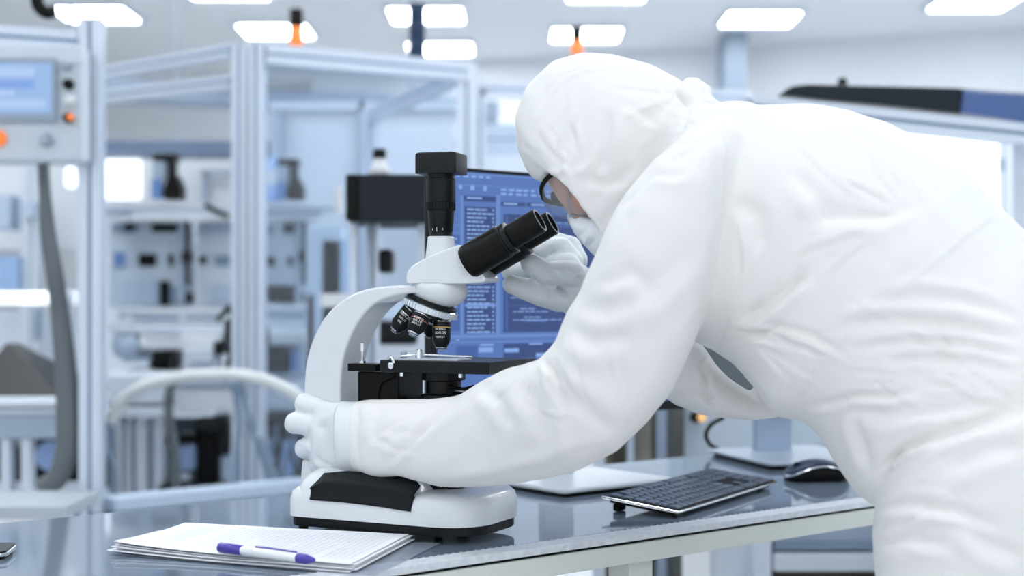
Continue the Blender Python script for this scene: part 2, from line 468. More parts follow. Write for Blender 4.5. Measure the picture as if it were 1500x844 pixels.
def ui(bm, x0, y0, x1, y1, lift=.0004):
    ps = [ms_(x0,y1), ms_(x1,y1), ms_(x1,y0), ms_(x0,y0)]
    ps = [(min(max(u,.007), mw-.007), min(max(z, z0+.019), z1-.007)) for u, z in ps]
    bm.faces.new([bm.verts.new((u, .001-lift, z)) for u, z in ps])
def sl_(y, x): return y+(x-690)*.055*(1-(y-250)/190.0)      # rows lean with the perspective
def uirow(bm, x0, x1, y, h, lift=.0004):
    ps = [ms_(x0,sl_(y+h,x0)), ms_(x1,sl_(y+h,x1)), ms_(x1,sl_(y,x1)), ms_(x0,sl_(y,x0))]
    ps = [(min(max(u,.007), mw-.007), min(max(z, z0+.019), z1-.007)) for u, z in ps]
    bm.faces.new([bm.verts.new((u, .001-lift, z)) for u, z in ps])
def part_ui(name, rows_, m, lift):
    if name == 'interface_text':
        bm = nb()
        for r in rows_: uirow(bm, *r, lift)
        tag(obj(name, bm, m, scr), kind='stuff'); return
    for r in rows_:
        bm = nb(); uirow(bm, *r, lift); obj(name, bm, m, scr)
part_ui('interface_bar', [(645,900,250,7),(645,726,271,1.2),(728,900,272,1.2),(645,1000,491,4.5),(645,1000,501,1.5),(675,679,287,204),(727,733,284,208),(645,675,330,1),(645,675,342,1)], UI['bar'], .0003)
part_ui('interface_panel', [(680,727,287,8),(681,726,303,185),(738,990,312,176),(738,990,505,22),(734,770,294,6),(772,800,294,6),(803,838,294,6)], UI['panel'], .0005)
part_ui('interface_shade', [(645,674,345,140),(668,700,507,22),(760,990,325,5),(744,990,448,1),(741,744,314,172)], UI['mid'], .0007)
tx = []
for i, y in enumerate(range(305, 488, 6)):
    if y in (407, 413): continue
    x = 684
    wd = 30+6*math.sin(i*1.7)
    while x < 684+wd:
        l = random.uniform(4, 11); tx.append((x, min(x+l, 684+wd), y+1, 2.2)); x += l+1.2
    tx.append((721, 723.5, y+1, 2.4))
for i in range(40):
    y = 318+i*4.2
    if random.random() < .35: continue
    x = 748+random.choice([0,4,8,14,20]); xe = x+random.uniform(10, 75)
    while x < xe:
        l = random.uniform(3, 12); tx.append((x, x+l, y, 1.4)); x += l+1.6
for x in range(668, 720, 11): tx.append((x, x+random.uniform(5,9), 258, 2.4))
for y in (275, 281):
    for x in range(734, 860, 11): tx.append((x, x+random.uniform(5,9), y, 2.6))
for x in (736, 776, 808): tx.append((x+2, x+22, 295.5, 2.4))
tx += [(703,723,505,2),(775,795,505,2),(684,706,289,2.4),(668,673,497,1.6)]
for i in range(14): tx.append((648+(i % 3), 670, 350+i*9, 1.8))
part_ui('interface_text', tx, UI['text'], .0009)
part_ui('interface_button', [(701,722,510,7),(739,760,512,6),(785,800,520,6),(708,713,271.5,8),(689,695,272,7),(672,677,272,6)], UI['btn'], .0010)
part_ui('interface_highlight', [(681,726,446,3.6),(770,800,470,2)], UI['line'], .0011)
st = nb(); bx(mw/2-.035, mw/2+.035, .032, .05, .0, .30, st); obj('stand_column', st, M['white2'], mon, bevel=.004)
bs = nb(); plate(bs, rrect(mw/2-.127, mw/2+.127, -.125, .09, .012), .006, .014); obj('stand_base', bs, M['white'], mon, bevel=.003)
bs = nb(); plate(bs, rrect(mw/2-.118, mw/2+.118, -.117, .082, .012), .0, .006); obj('base_pad', bs, M['black'], mon)

a2 = math.atan2(.30, .95)
mm = thing('monitor', 'dark second monitor behind the operator, on a pale silver stand', 'monitor', (.53, 2.90, TZ+.0004), a2)
obj('housing', bx(-.175, .45, -.04, -.012, .10, .50), M['dark'], mm, bevel=.004)
m_off = mat('switched off grey screen', (.10,.125,.14), .3)
obj('screen', bx(-.169, .444, -.043, -.0395, .112, .494), m_off, mm)
obj('stand_column', bx(-.04, .04, -.011, .012, .008, .30), mat('pale blue silver plastic', (.34,.44,.58), .4), mm, bevel=.003)
bs = nb(); plate(bs, rrect(-.115, .14, -.21, .07, .012), .008, .014); obj('stand_base', bs, mat('silver blue plastic', (.38,.45,.55), .3), mm, bevel=.002)
bs = nb(); plate(bs, rrect(-.105, .13, -.20, .06, .012), .0, .008); obj('base_pad', bs, M['black'], mm)
cb = nb(); tube(cb, [W(1060,612,2.99), W(1042,622,2.98), W(1034,637,2.97), W(1040,651,2.97), W(1054,659,2.985)], .0045, 10)
tag(obj('power_cable', cb, M['black'], smooth=80), 'black cable looping down beside the second monitor stand', 'cable')

# ------------------------------------------------------------------ microscope
O = Vector((-.2636, 2.037, 0)); ang = math.radians(-26)
ah = Vector((math.cos(ang), math.sin(ang), 0)); bh = Vector((-math.sin(ang), math.cos(ang), 0))
def LL(px, py, wv, o, a, b):
    k = (px-750)/F; s = (k*(o.y+wv*b.y)-(o.x+wv*b.x))/(a.x-k*a.y)
    Y = o.y+s*a.y+wv*b.y
    return s, CZ-(py-HZ)/F*Y-TZ
def L(px, py, wv=0.): return LL(px, py, wv, O, ah, bh)
mic = thing('microscope', 'white compound microscope with black binocular tubes on the bench', 'microscope', (O.x, O.y, TZ+.0004), ang)
def mp(name, bm, m, parent=None, **k): return obj(name, bm, m, parent or mic, **k)
# base
def ring(x0, x1, y0, y1, r, z): return [(p[0], p[1], z) for p in rrect(x0, x1, y0, y1, r, 8)]
R4 = (.02, .06, .06, .02)
mp('base_skirt', loft(nb(), [ring(-.009,.277,-.087,.087,R4,.0095), ring(-.009,.277,-.087,.087,R4,.0225)]), M['dark'], bevel=.001)
zt = .064
body = [ring(-.012,.28,-.09,.09,R4,.0226), ring(-.012,.28,-.09,.09,R4,.046), ring(-.010,.278,-.088,.088,R4,.056), ring(-.004,.272,-.083,.083,(.02,.056,.056,.02),.0615), ring(.018,.258,-.072,.072,(.018,.048,.048,.018),.0640)]
mp('base', loft(nb(), body), M['white'], smooth=50)
ped = [ring(.0,.20,-.0895,.089,(.02,.03,.03,.02),.050), ring(.003,.19,-.087,.086,(.02,.03,.03,.02),.066), ring(.010,.175,-.078,.078,(.02,.03,.03,.02),.078), ring(.018,.16,-.066,.066,(.02,.03,.03,.02),.086), ring(.03,.14,-.05,.05,.015,.0895)]
mp('base_shoulder', loft(nb(), ped), M['white'], smooth=70)
mp('column_foot', loft(nb(), [ring(-.026,.055,-.036,.036,.008,.060), ring(-.024,.055,-.034,.034,.008,.094)]), M['white'], bevel=.003)
# rubber pad on the near side, hollowed lengthwise
topc = [(457,706),(466,695),(501,692),(537,695),(577,700),(600,705),(608,714)]
botc = [(454.5,732),(468,733.5),(501,736),(535,740),(565,744),(585,747.5),(602,750)]
n = 24; bm = nb(); rows_ = []
tps = [L(x, y, -.09) for x, y in topc]; bts = [L(x, y, -.09) for x, y in botc]
def interp(ps, t): 
    i = t*(len(ps)-1); a = int(min(i, len(ps)-2)); f_ = i-a
    return (ps[a][0]*(1-f_)+ps[a+1][0]*f_, ps[a][1]*(1-f_)+ps[a+1][1]*f_)
for i in range(n+1):
    col = []
    for j in range(9):
        v = j/8; a = interp(bts, i/n); b = interp(tps, i/n)
        s = a[0]*(1-v)+b[0]*v; z = a[1]*(1-v)+b[1]*v
        wv = -.0925 + .004*math.sin(math.pi*v)*(-1 if v > .6 else 1)*.6 + (.030*max(0, v-.62)**1.4*2.2) - .003*math.exp(-((v-.45)/.1)**2)*math.sin(math.pi*i/n)
        col.append(bm.verts.new((s, wv, z)))
    rows_.append(col)
for a, b in zip(rows_, rows_[1:]):
    for j in range(8): bm.faces.new((a[j], b[j], b[j+1], a[j+1]))
pad = mp('grip_pad', bm, M['rubber'], smooth=80)
so = pad.modifiers.new('solid', 'SOLIDIFY'); so.thickness = .006; so.offset = -1
for s, wv in ((.006,-.070),(.20,-.035),(.20,.035),(.006,.070)):
    mp('foot', lathe(nb(), [(.0055,0),(.0065,.004),(.0085,.0097)], (s, wv, 0)), M['black'], smooth=50)
# illuminator on the base
hx, _ = L(650, 440, 0)
mp('lamp_collar', lathe(nb(), [(.034,0),(.034,.012),(.028,.018),(.027,.022),(.022,.022)], (hx, 0, .063)), M['dark'], smooth=40)
mp('lamp_lens', lathe(nb(), [(.021,0),(.021,.002),(.010,.004)], (hx, 0, .085)), M['bright'], smooth=40)
# arm
outer = [(445,684),(445,620),(445,565),(449,528),(459,495),(476,464),(500,441),(530,426),(566,419.5),(600,418.6),(636,418.6)]
inner = [(636,431),(600,430.5),(585,432.5),(568,437),(549,445.5),(532,462),(518,484),(508,508),(500,540),(498,575),(498,684)]
HW = .031
def sm(ps): return [(p.x, p.y) for p in smoothpts([(x, y, 0) for x, y in ps], 4)]
outer = outer[:1]+sm(outer[1:-1])+outer[-1:]; inner = inner[:1]+sm(inner[1:-1])+inner[-1:]
poly = [L(x, y, -HW) for x, y in outer+inner]
mp('arm', prism(nb(), poly, -HW, HW), M['white'], bevel=.0035, seg=3, smooth=38)
c = L(644, 424, 0)
bm = nb(); bmesh.ops.create_uvsphere(bm, u_segments=40, v_segments=20, radius=1)
bmesh.ops.transform(bm, matrix=Matrix.Translation((c[0], 0, c[1])) @ Matrix.Rotation(math.radians(10), 4, 'Y') @ Matrix.Diagonal((.0395,.037,.026,1)), verts=bm.verts[:])
bmesh.ops.bisect_plane(bm, geom=bm.verts[:]+bm.edges[:]+bm.faces[:], plane_co=(0,0,c[1]+.0075), plane_no=(0,0,1), clear_outer=True)
mp('arm_head', bm, M['white'], smooth=60)
# nosepiece
D = L(631, 450, 0); tn = math.radians(20)
ax = Vector((-math.sin(tn), -.06, -math.cos(tn))).normalized()
nc = Vector((D[0], 0, D[1]))
mp('turret_bearing', lathe(nb(), [(.030,-.010),(.036,-.007),(.036,-.003)], nc, ax, 40), M['dark'], smooth=40)
bm = nb(); lathe(bm, [(.036,-.0035),(.0385,-.002),(.0385,.006),(.036,.0075),(.010,.010)], nc, ax, 48)
kn = mp('knurled_ring', bm, M['chrome'], smooth=30)
bm = nb(); Rn = frame_of(ax)
for i in range(44):
    a = 2*math.pi*i/44; c_ = nc+Rn @ Vector((.0386*math.cos(a), .0386*math.sin(a), .002))
    box(bm, c_, (.0012,.0036,.007), Rn @ Matrix.Rotation(a, 3, 'Z'))
obj('knurling', bm, M['white2'], kn)
mp('turret_disc', lathe(nb(), [(.033,.0076),(.031,.011),(.012,.014)], nc, ax, 40), M['dark'], smooth=40)
def writing(s, size, r, h, a0, ax_, base, parent, m=None):
    """bend lettering round a barrel"""
    me = textmesh(s, size); R = frame_of(ax_)
    for v in me.vertices:
        a = a0 - v.co.x/r
        rr = r+.0002+v.co.z
        v.co = base + R @ Vector((rr*math.cos(a), rr*math.sin(a), h - v.co.y))
    me.name = 'lettering'
    o = bpy.data.objects.new('lettering', me); C.objects.link(o); o.parent = parent; me.materials.append(m or M['print'])
    return o
def objective(phi, length, bandm, txt, r=.0125):
    # axis at 20 degrees to the turret axis
    x = ax.cross(Vector((0,1,0))).normalized(); y = ax.cross(x)
    d = (ax*math.cos(tn)+(x*math.cos(phi)+y*math.sin(phi))*math.sin(tn)).normalized()
    b = nc+ax*.008+(x*math.cos(phi)+y*math.sin(phi))*.022
    o = mp('objective', lathe(nb(), [(r*.86,0),(r*.86,.004),(r,.0045),(r,length*.62),(r*.97,length*.70),(r*.6,length*.9),(r*.55,length*.93)], b, d, 28), M['dark'], smooth=35)
    obj('colour_ring', lathe(nb(), [(r*1.015,0),(r*1.015,.0009)], b+d*.0125, d, 28), bandm, o, smooth=35)
    obj('collar_ring', lathe(nb(), [(r*1.02,0),(r*1.02,.0009)], b+d*.0045, d, 28), M['chrome'], o, smooth=35)
    obj('front_ring', lathe(nb(), [(r*.66,0),(r*.62,.0015),(r*.4,.002)], b+d*length*.88, d, 28), M['chrome'], o, smooth=35)
    obj('front_lens', lathe(nb(), [(r*.42,0),(r*.40,.004),(r*.1,.005)], b+d*length*.90, d, 20), M['slide'], o, smooth=35)
    # lettering on the side turned to the camera
    R = frame_of(d); v = R.inverted() @ (mic_inv @ (Vector((-.1,0,CZ))-Vector((-.1,1.95,1.05))))
    a0 = math.atan2(v.y, v.x)
    for i, (s, sz) in enumerate(txt): writing(s, sz, r, length*(.34+.12*i), a0+.12, d, b, o)
    return o, d, b
mic_inv = Matrix.Rotation(-ang, 3, 'Z')
ob = [objective(0, .046, M['gold'], [('ACHRO',.0042),('10/0.25',.0055),('160/0.17',.0038)]),
      objective(math.radians(82), .036, M['redring'], [('ACHRO',.0042),('4/0.10',.0055),('160/0.17',.0038)]),
      objective(math.radians(160), .046, M['chrome'], [('100/1.25',.0055),('160/0.17',.0038),('OIL',.0045)]),
      objective(math.radians(-100), .040, M['chrome'], [('40/0.65',.0055)], .011)]
# head: trinocular body (frame turned a little)
Hc = Vector((-.0938, 1.954, 0)); an2 = math.radians(-17)
a2_ = Vector((math.cos(an2), math.sin(an2), 0)); b2_ = Vector((-math.sin(an2), math.cos(an2), 0))
def LH(px, py, wv=0.): return LL(px, py, wv, Hc, a2_, b2_)
hd = bpy.data.objects.new('viewing_head', None); C.objects.link(hd); hd.parent = mic
rel = Hc-O; hd.location = (rel.dot(ah), rel.dot(bh), 0); hd.rotation_euler = (0, 0, an2-ang)
poly = [LH(x, y, -.030) for x, y in [(595,416),(595,404),(598,396),(604,390),(616,382.5),(630,375),(650,367),(672,359),(680,364),(712,409),(710,413.5),(684,416.5)]]
obj('head_body', prism(nb(), poly, -.031, .031), M['white'], hd, bevel=.006, seg=4, smooth=40)
dz = LH(640, 418.5)[1]
obj('dovetail_ring', lathe(nb(), [(.030,-.006),(.030,.003)], (0,0,dz), (0,0,1), 40), M['chrome'], hd, smooth=40)
tc = LH(646, 360)[0]
def zz(py): return LH(646, py)[1]
sc_ = 1.955/F
obj('photo_neck', loft(nb(), [[(tc+p[0],p[1],zz(384)) for p in rrect(-.0195,.0195,-.0195,.0195,.010)], [(tc+p[0],p[1],zz(347)) for p in rrect(-.0168,.0168,-.0168,.0168,.012)]]), M['white'], hd, bevel=.002, smooth=50)
prof = [(16.6,346),(16.6,341),(17.7,339.5),(19.4,311),(19.6,309.6)]
obj('adapter_tube', lathe(nb(), [(r*sc_, zz(y)-zz(346)) for r, y in prof], (tc,0,zz(346)), (0,0,1), 40), M['dark'], hd, smooth=35)
kr = obj('adapter_ring', lathe(nb(), [(20.7*sc_,0),(20.7*sc_, zz(297)-zz(309.4))], (tc,0,zz(309.4)), (0,0,1), 40), M['black'], hd, smooth=35)
bm = nb()
for i in range(26):
    a = 2*math.pi*i/26
    box(bm, (tc+20.8*sc_*math.cos(a), 20.8*sc_*math.sin(a), zz(303.2)), (.0012,.0026,.010), Matrix.Rotation(a, 3, 'Z'))
obj('ring_ribs', bm, M['rubber'], kr)
obj('camera_barrel', lathe(nb(), [(21.0*sc_,0),(21.5*sc_,.001),(21.5*sc_,zz(263)-zz(296.8)),(20.0*sc_,zz(262)-zz(296.8)),(19.8*sc_,zz(255)-zz(296.8))], (tc,0,zz(296.8)), (0,0,1), 40), M['dark'], hd, smooth=35)
cbx = [[(tc+p[0]+.0005,p[1],z) for p in rrect(-.0295*f_,.0295*f_,-.0265*f_,.0265*f_,.004)] for z, f_ in ((zz(256),.985),(zz(254.5),1),(zz(230),1),(zz(227),.985),(zz(225.4),.9))]
obj('camera_housing', loft(nb(), cbx), mat('black satin plastic', (.010,.012,.014), .4, spec=.2), hd, smooth=30)
bm = nb()
for dx in (-7, 0, 9):
    a = -math.pi/2+dx/18.; box(bm, (tc+18.0*sc_*math.cos(a), 18.0*sc_*math.sin(a), zz(337)), (.0006,.0006,.0030 if dx else .006), Matrix.Rotation(a, 3, 'Z'))
obj('index_marks', bm, M['print'], hd)
# binocular tubes
for wv in (-.031, .031):
    s0, q0 = LH(687, 384, -.031); s1, q1 = LH(791, 323, -.031)
    a = Vector((s0, wv, q0)); b = Vector((s1, wv, q1)); d = (b-a).normalized(); Lt = (b-a).length
    h = obj('prism_housing', lathe(nb(), [(.0205,-.004),(.0232,0),(.0236,.003),(.0234,Lt*.50),(.022,Lt*.515)], a, d, 40), M['black'], hd, smooth=35)
    obj('focus_ring', lathe(nb(), [(.0222,Lt*.515),(.0222,Lt*.53),(.0205,Lt*.535),(.0205,Lt*.55),(.0225,Lt*.555),(.0225,Lt*.60),(.019,Lt*.61)], a, d, 40), M['dark'], hd, smooth=35)
    e = obj('eyepiece', lathe(nb(), [(.0172,Lt*.60),(.0172,Lt*.98),(.0165,Lt),(.0135,Lt),(.0125,Lt-.004),(.009,Lt-.005)], a, d, 40), M['black'], hd, smooth=35)
    obj('eye_lens', lathe(nb(), [(.0088,Lt-.0049),(.006,Lt-.003),(.001,Lt-.0025)], a, d, 24), M['dark'], e, smooth=60)
    obj('eyepiece_rim', lathe(nb(), [(.0166,Lt+.0001),(.0160,Lt+.0006),(.0142,Lt+.0006),(.0138,Lt+.0001)], a, d, 40, False), mat('eyepiece rim', (.35,.38,.42), .35), e, smooth=35)
mid = (a+Vector((s0,-.031,q0)))/2+d*Lt*.25
bm = nb(); box(bm, mid-Vector((0,0,.006)), (.045,.05,.022), Matrix.Rotation(-math.atan2(d.z, d.x), 3, 'Y')); obj('bridge', bm, M['black'], hd, bevel=.004)
obj('clamp_screw', cyl(nb(), mid+d*.03+Vector((0,0,.012)), mid+d*.03+Vector((0,0,.024)), .006), M['chrome'], hd, bevel=.001)
# stage
sa, za = L(556, 528, -.062); sb, _ = L(716, 530, -.062)
zb = L(556, 545.5, -.062)[1]
mp('stage_plate', bx(sa, sb, -.062, .085, zb, za), M['dark'], bevel=.0015)
mp('stage_knob', cyl(nb(), (sa+.020,-.0625,zb+.009), (sa+.020,-.067,zb+.009), .0045), M['chrome'], bevel=.0008)
obj('aperture', lathe(nb(), [(.012,0),(.012,.0004)], (hx, 0, za)), M['black'], mic)
sp = bx(sa+.015, sb-.055, -.045, -.005, za+.0003, za+.0022); mp('slide_holder', sp, M['white2'])
mp('slide_holder_jaw', tube(nb(), [(sa+.022,-.045,za+.0045),(sa+.05,-.030,za+.007),(sb-.045,-.024,za+.0050)], .0018, 8), M['chrome'], smooth=60)
for k_, (x, h_, m_) in enumerate(((sa+.022, .010, 'grey'), (sa+.046, .013, 'chrome'))):
    mp('holder_screw', lathe(nb(), [(.0045,0),(.0045,h_),(.0035,h_+.001)], (x, -.035, za)), M[m_], smooth=40)
mp('clip_lever', tube(nb(), [(sa+.012,-.060,za+.001),(sa+.02,-.064,za+.004),(sa+.024,-.064,za-.004)], .0022, 8), M['chrome'], smooth=60)
sld = obj('glass_slide', bx(-.038, .038, -.0125, .0125, 0, .0012), M['slide'])
gp = Vector((O.x, O.y, 0))+ah*hx+bh*.0; sld.location = (gp.x, gp.y, TZ+za+.0024); sld.rotation_euler = (0,0,ang)
tag(sld, 'thin clear glass specimen slide lying on the black microscope stage', 'slide')
# arm bracket with spring pin, rack block, condenser
b0 = L(509, 533, -.05); b1 = L(546, 545, -.05)
mp('stage_bracket', bx(b0[0], b1[0]+.004, -.05, -.02, b1[1], b0[1]), M['black'], bevel=.001)
pq = L(531, 533, -.035)
mp('spring_pin', lathe(nb(), [(.0048,0),(.0048,.0035),(.0016,.004),(.0016,.016),(.0034,.0165),(.0034,.028),(.002,.029)], (pq[0], -.035, pq[1])), M['chrome'], smooth=35)
r0 = L(527, 545, -.035); r1 = L(583, 640, -.035)
mp('focus_block', bx(r0[0]-.004, r1[0], -.035, .035, r1[1], r0[1]), M['black'], bevel=.002)
mp('block_cable', tube(nb(), [(r1[0]-.032,-.036,r0[1]-.040),(r1[0]-.026,-.038,r0[1]-.016),(r1[0]-.004,-.038,r0[1]-.005)], .0014, 8), M['black'], smooth=60)
mp('bracket_arm', bx(r1[0]-.002, hx+.012, -.018, .018, zb-.050, zb-.036), M['dark'], bevel=.002)
cz = zb
mp('condenser', lathe(nb(), [(.030,-.002),(.030,-.012),(.024,-.014),(.024,-.030),(.031,-.032),(.031,-.042),(.018,-.044),(.018,-.052)][::-1], (hx, 0, cz), (0,0,1), 36), M['dark'], smooth=35)
mp('filter_ring', lathe(nb(), [(.026,-.060),(.026,-.054)], (hx-.006, -.004, cz), (0,0,1), 36), M['chrome'], smooth=35)
mp('iris_lever', tube(nb(), [(hx+.02,-.02,cz-.020),(hx+.045,-.028,cz-.022),(hx+.062,-.030,cz-.018)], .0025, 8), M['black'], smooth=60)
mp('condenser_screw', cyl(nb(), (hx+.024,-.008,cz-.026), (hx+.05,-.020,cz-.026), .0055), M['chrome'], bevel=.0008)
for s_ in (hx-.04, hx+.05):
    mp('stage_screw', cyl(nb(), (s_,-.045,cz-.001), (s_,-.045,cz-.006), .003), M['chrome'])
# drive shaft of the stage, far side
mp('stage_drive', lathe(nb(), [(.004,0),(.004,.03),(.012,.031),(.012,.045),(.009,.046),(.009,.062)], (sb-.03,.05,cz-.001), (0,0,-1), 24), M['dark'], smooth=35)
# focus knobs
for sgn in (1,-1):
    q = L(478, 628, -.031)
    mp('coarse_knob', lathe(nb(), [(.012,0),(.012,.003),(.020,.0035),(.020,.016),(.018,.018)], (q[0]+.004, sgn*.031, q[1]), (0,sgn,0), 32), M['dark'], smooth=35)
    mp('fine_knob', lathe(nb(), [(.012,.0182),(.012,.025),(.011,.026)], (q[0]+.004, sgn*.031, q[1]), (0,sgn,0), 28), M['chrome'], smooth=35)

# ------------------------------------------------------------------ the operator
SL = .40
nrm = math.hypot(1, SL)
pb = Vector((SL, 1, 0))/nrm               # sideways, away from the camera
pf = Vector((-1, SL, 0))/nrm              # forward (towards the microscope)
def PX(px, wv=0., dY=0.):
    k = (px-750)/F; X = k*(1.865+SL*.137+dY)/(1+SL*k); return X, 1.865-SL*(X-.137)+dY
def PP(px, py, wv=0., dY=0.):
    X, Y = PX(px, dY=dY); return W(px, py, Y)+pb*wv
def PW(px, py, wv):
    """point seen at px,py lying wv beside the person's middle plane"""
    k = (px-750)/F; Y = (wv+Vector((.137,1.865,0)).dot(pb))/(k*pb.x+pb.y); return W(px, py, Y)
def ering(A, B, half, e2=None, n=40, sq=1.0, back=0.):
    A = Vector(A); B = Vector(B); c = (A+B)/2; e1 = (A-B)/2; e2 = (e2 or pb)*half
    out = []
    for i in range(n):
        a = 2*math.pi*i/n; ca, sa_ = math.cos(a), math.sin(a)
        out.append(c+e1*math.copysign(abs(ca)**sq, ca)+e2*math.copysign(abs(sa_)**sq, sa_)-(pf*.86-Vector((0,0,.5)))*back*sa_*sa_*(1-.45*max(ca, 0)))
    return out
def capsules(bm, pts, n=16):
    """chain of (point, radius): rings between balls, closed, to be fused by remeshing"""
    for (p, r) in pts:
        res = bmesh.ops.create_uvsphere(bm, u_segments=n, v_segments=10, radius=r)
        bmesh.ops.translate(bm, vec=p, verts=res['verts'])
    for (p, r), (q, s) in zip(pts, pts[1:]):
        p, q = Vector(p), Vector(q)
        if (q-p).length > 1e-4: cyl(bm, p, q, r, s, n)
def fuse(bm, voxel, smooth=4, factor=.6):
    me = bpy.data.meshes.new('tmp'); bm.to_mesh(me); bm.free()
    o = bpy.data.objects.new('tmp', me); C.objects.link(o)
    r = o.modifiers.new('r', 'REMESH'); r.mode = 'VOXEL'; r.voxel_size = voxel; r.adaptivity = 0
    if smooth:
        s = o.modifiers.new('s', 'SMOOTH'); s.factor = factor; s.iterations = smooth
    bpy.context.view_layer.update()
    out = bpy.data.meshes.new_from_object(o.evaluated_get(bpy.context.evaluated_depsgraph_get()))
    bpy.data.objects.remove(o); bpy.data.meshes.remove(me)
    out.polygons.foreach_set('use_smooth', [True]*len(out.polygons)); out.update()
    return out
hip = PP(1480, 600)
PO = Vector((hip.x, hip.y, 0))
person = thing('person', 'person in white hooded coverall, mask, goggles and gloves bending over the microscope', 'person', PO)
def pchild(name, me, m, parent=None):
    n_ = len(me.vertices); co = np.empty(n_*3, np.float32); me.vertices.foreach_get('co', co)
    co = co.reshape(-1, 3)-np.array(PO, np.float32); me.vertices.foreach_set('co', co.ravel()); me.update()
    o = bpy.data.objects.new(name, me); C.objects.link(o); o.parent = parent or person
    me.name = name; me.materials.clear(); me.materials.append(m); return o

m_suit = mat('white coverall fabric', (.775,.775,.765), .62, spec=.2, bump=(90, .25, .0008))
m_glove = mat('white rubber glove', (.70,.745,.775), .5, bump=(500, .12, .0004))
m_mask = mat('white face mask', (.78,.82,.87), .6, bump=(300, .12, .0004))
m_skin = mat('skin', (.56,.33,.23), .5, sss=.15)

# --- coverall ---
bm = nb()
tor = [((1008,150),(975,330),.085),((1030,150),(985,400),.125),((1065,152),(1000,460),.160),((1120,153),(1036,508),.182),((1190,155),(1058,516),.190),
       ((1250,165),(1084,532),.192),((1310,186),(1110,562),.192),((1370,219),(1140,610),.190),((1430,264),(1185,616),.188),((1480,315),(1210,640),.186),
       ((1540,372),(1236,684),.186),((1600,450),(1262,722),.190),((1640,560),(1300,745),.185),((1640,680),(1330,770),.165)]
loft(bm, [ering(PP(*a), PP(*b), h, sq=.86) for a, b, h in tor])
# legs
for wv, o_ in ((-.10, 0), (.11, 30)):
    lg = [((1318+o_,655),(1630+o_,560),.11),((1302+o_,705),(1660+o_,700),.115),((1296+o_,760),(1650+o_,800),.112),((1300+o_,830),(1620+o_,880),.105),
          ((1325+o_,960),(1600+o_,1000),.095),((1360+o_,1120),(1580+o_,1150),.085),((1390+o_,1300),(1575+o_,1320),.075),((1410+o_,1560),(1565+o_,1570),.065),((1415+o_,1680),(1555+o_,1680),.06)]
    rr = []
    for a, b, h in lg:
        A_, B_ = PP(*a, wv), PP(*b, wv); A_.z = max(A_.z, .09); B_.z = max(B_.z, .09)
        rr.append(ering(A_, B_, h, sq=.9))
    # px measured on the centre plane: shift for the near/far leg handled by wv
    loft(bm, rr)
# near sleeve
EY = Vector((.12, 1, 0)).normalized()
arm = [((516,596),(514,684),1.965,.036),((522,589),(520,692),1.955,.044),((540,586),(548,704),1.94,.050),((590,585),(588,699),1.90,.050),((640,583),(645,711),1.865,.054),
       ((668,580),(690,713),1.84,.058),((700,560),(735,712),1.81,.062),((748,538),(795,704),1.76,.068),((790,526),(850,690),1.72,.074),
       ((815,500),(905,662),1.70,.078),((833,455),(950,620),1.685,.082),((850,428),(985,575),1.675,.084),((868,384),(1015,510),1.665,.088),
       ((885,342),(1040,440),1.66,.090),((912,288),(1058,362),1.66,.090),((950,240),(1068,300),1.665,.088),((1000,196),(1085,250),1.68,.080),((1045,170),(1100,215),1.70,.060)]
loft(bm, [ering(W(*a, Y), W(*b, Y), h, EY, sq=.92) for a, b, Y, h in arm])
# fill of the near shoulder
capsules(bm, [(W(1075,250,1.72), .085), (W(1110,290,1.76), .11)])
# far sleeve
fa = [((872,405),(846,462),2.03,.035),((893,420),(868,478),2.02,.040),((935,440),(905,522),2.01,.046),((985,462),(955,572),2.0,.050),((1022,494),(988,595),1.995,.052),((1050,532),(1022,608),1.985,.050),
      ((1074,557),(1052,612),1.98,.048),((1096,573),(1098,616),1.975,.050),((1122,578),(1140,612),1.97,.050)]
loft(bm, [ering(W(*a, Y), W(*b, Y), h, EY) for a, b, Y, h in fa])
fu = [((1106,585),(1170,606),1.965,.05),((1104,560),(1190,580),1.965,.055),((1090,480),(1180,490),1.965,.06),((1060,380),(1170,380),1.96,.065),((1040,280),(1160,270),1.95,.07),((1050,210),(1140,200),1.92,.06)]
loft(bm, [ering(W(*a, Y), W(*b, Y), h, EY) for a, b, Y, h in fu])
# hood
hood = [((786,266),(898,380),.078,.070),((776,246),(908,400),.086,.058),((764,215),(926,416),.095,.036),((763,168),(955,425),.102,.012),((780,124),(978,420),.105,0),((815,91),(1000,400),.106,0),
        ((860,78),(1018,360),.105,0),((905,81),(1030,310),.099,0),((952,94),(1038,262),.088,0),((990,112),(1044,220),.070,0),((1012,128),(1048,190),.045,0)]
loft(bm, [ering(PP(*a), PP(*b), h, sq=.93, back=k) for a, b, h, k in hood])
# neck between hood and collar
loft(bm, [ering(PP(*a), PP(*b), h) for a, b, h in (((960,120),(890,380),.075),((1010,150),(930,390),.085),((1060,165),(985,420),.11))])
suit = fuse(bm, .0045, 6, .6)

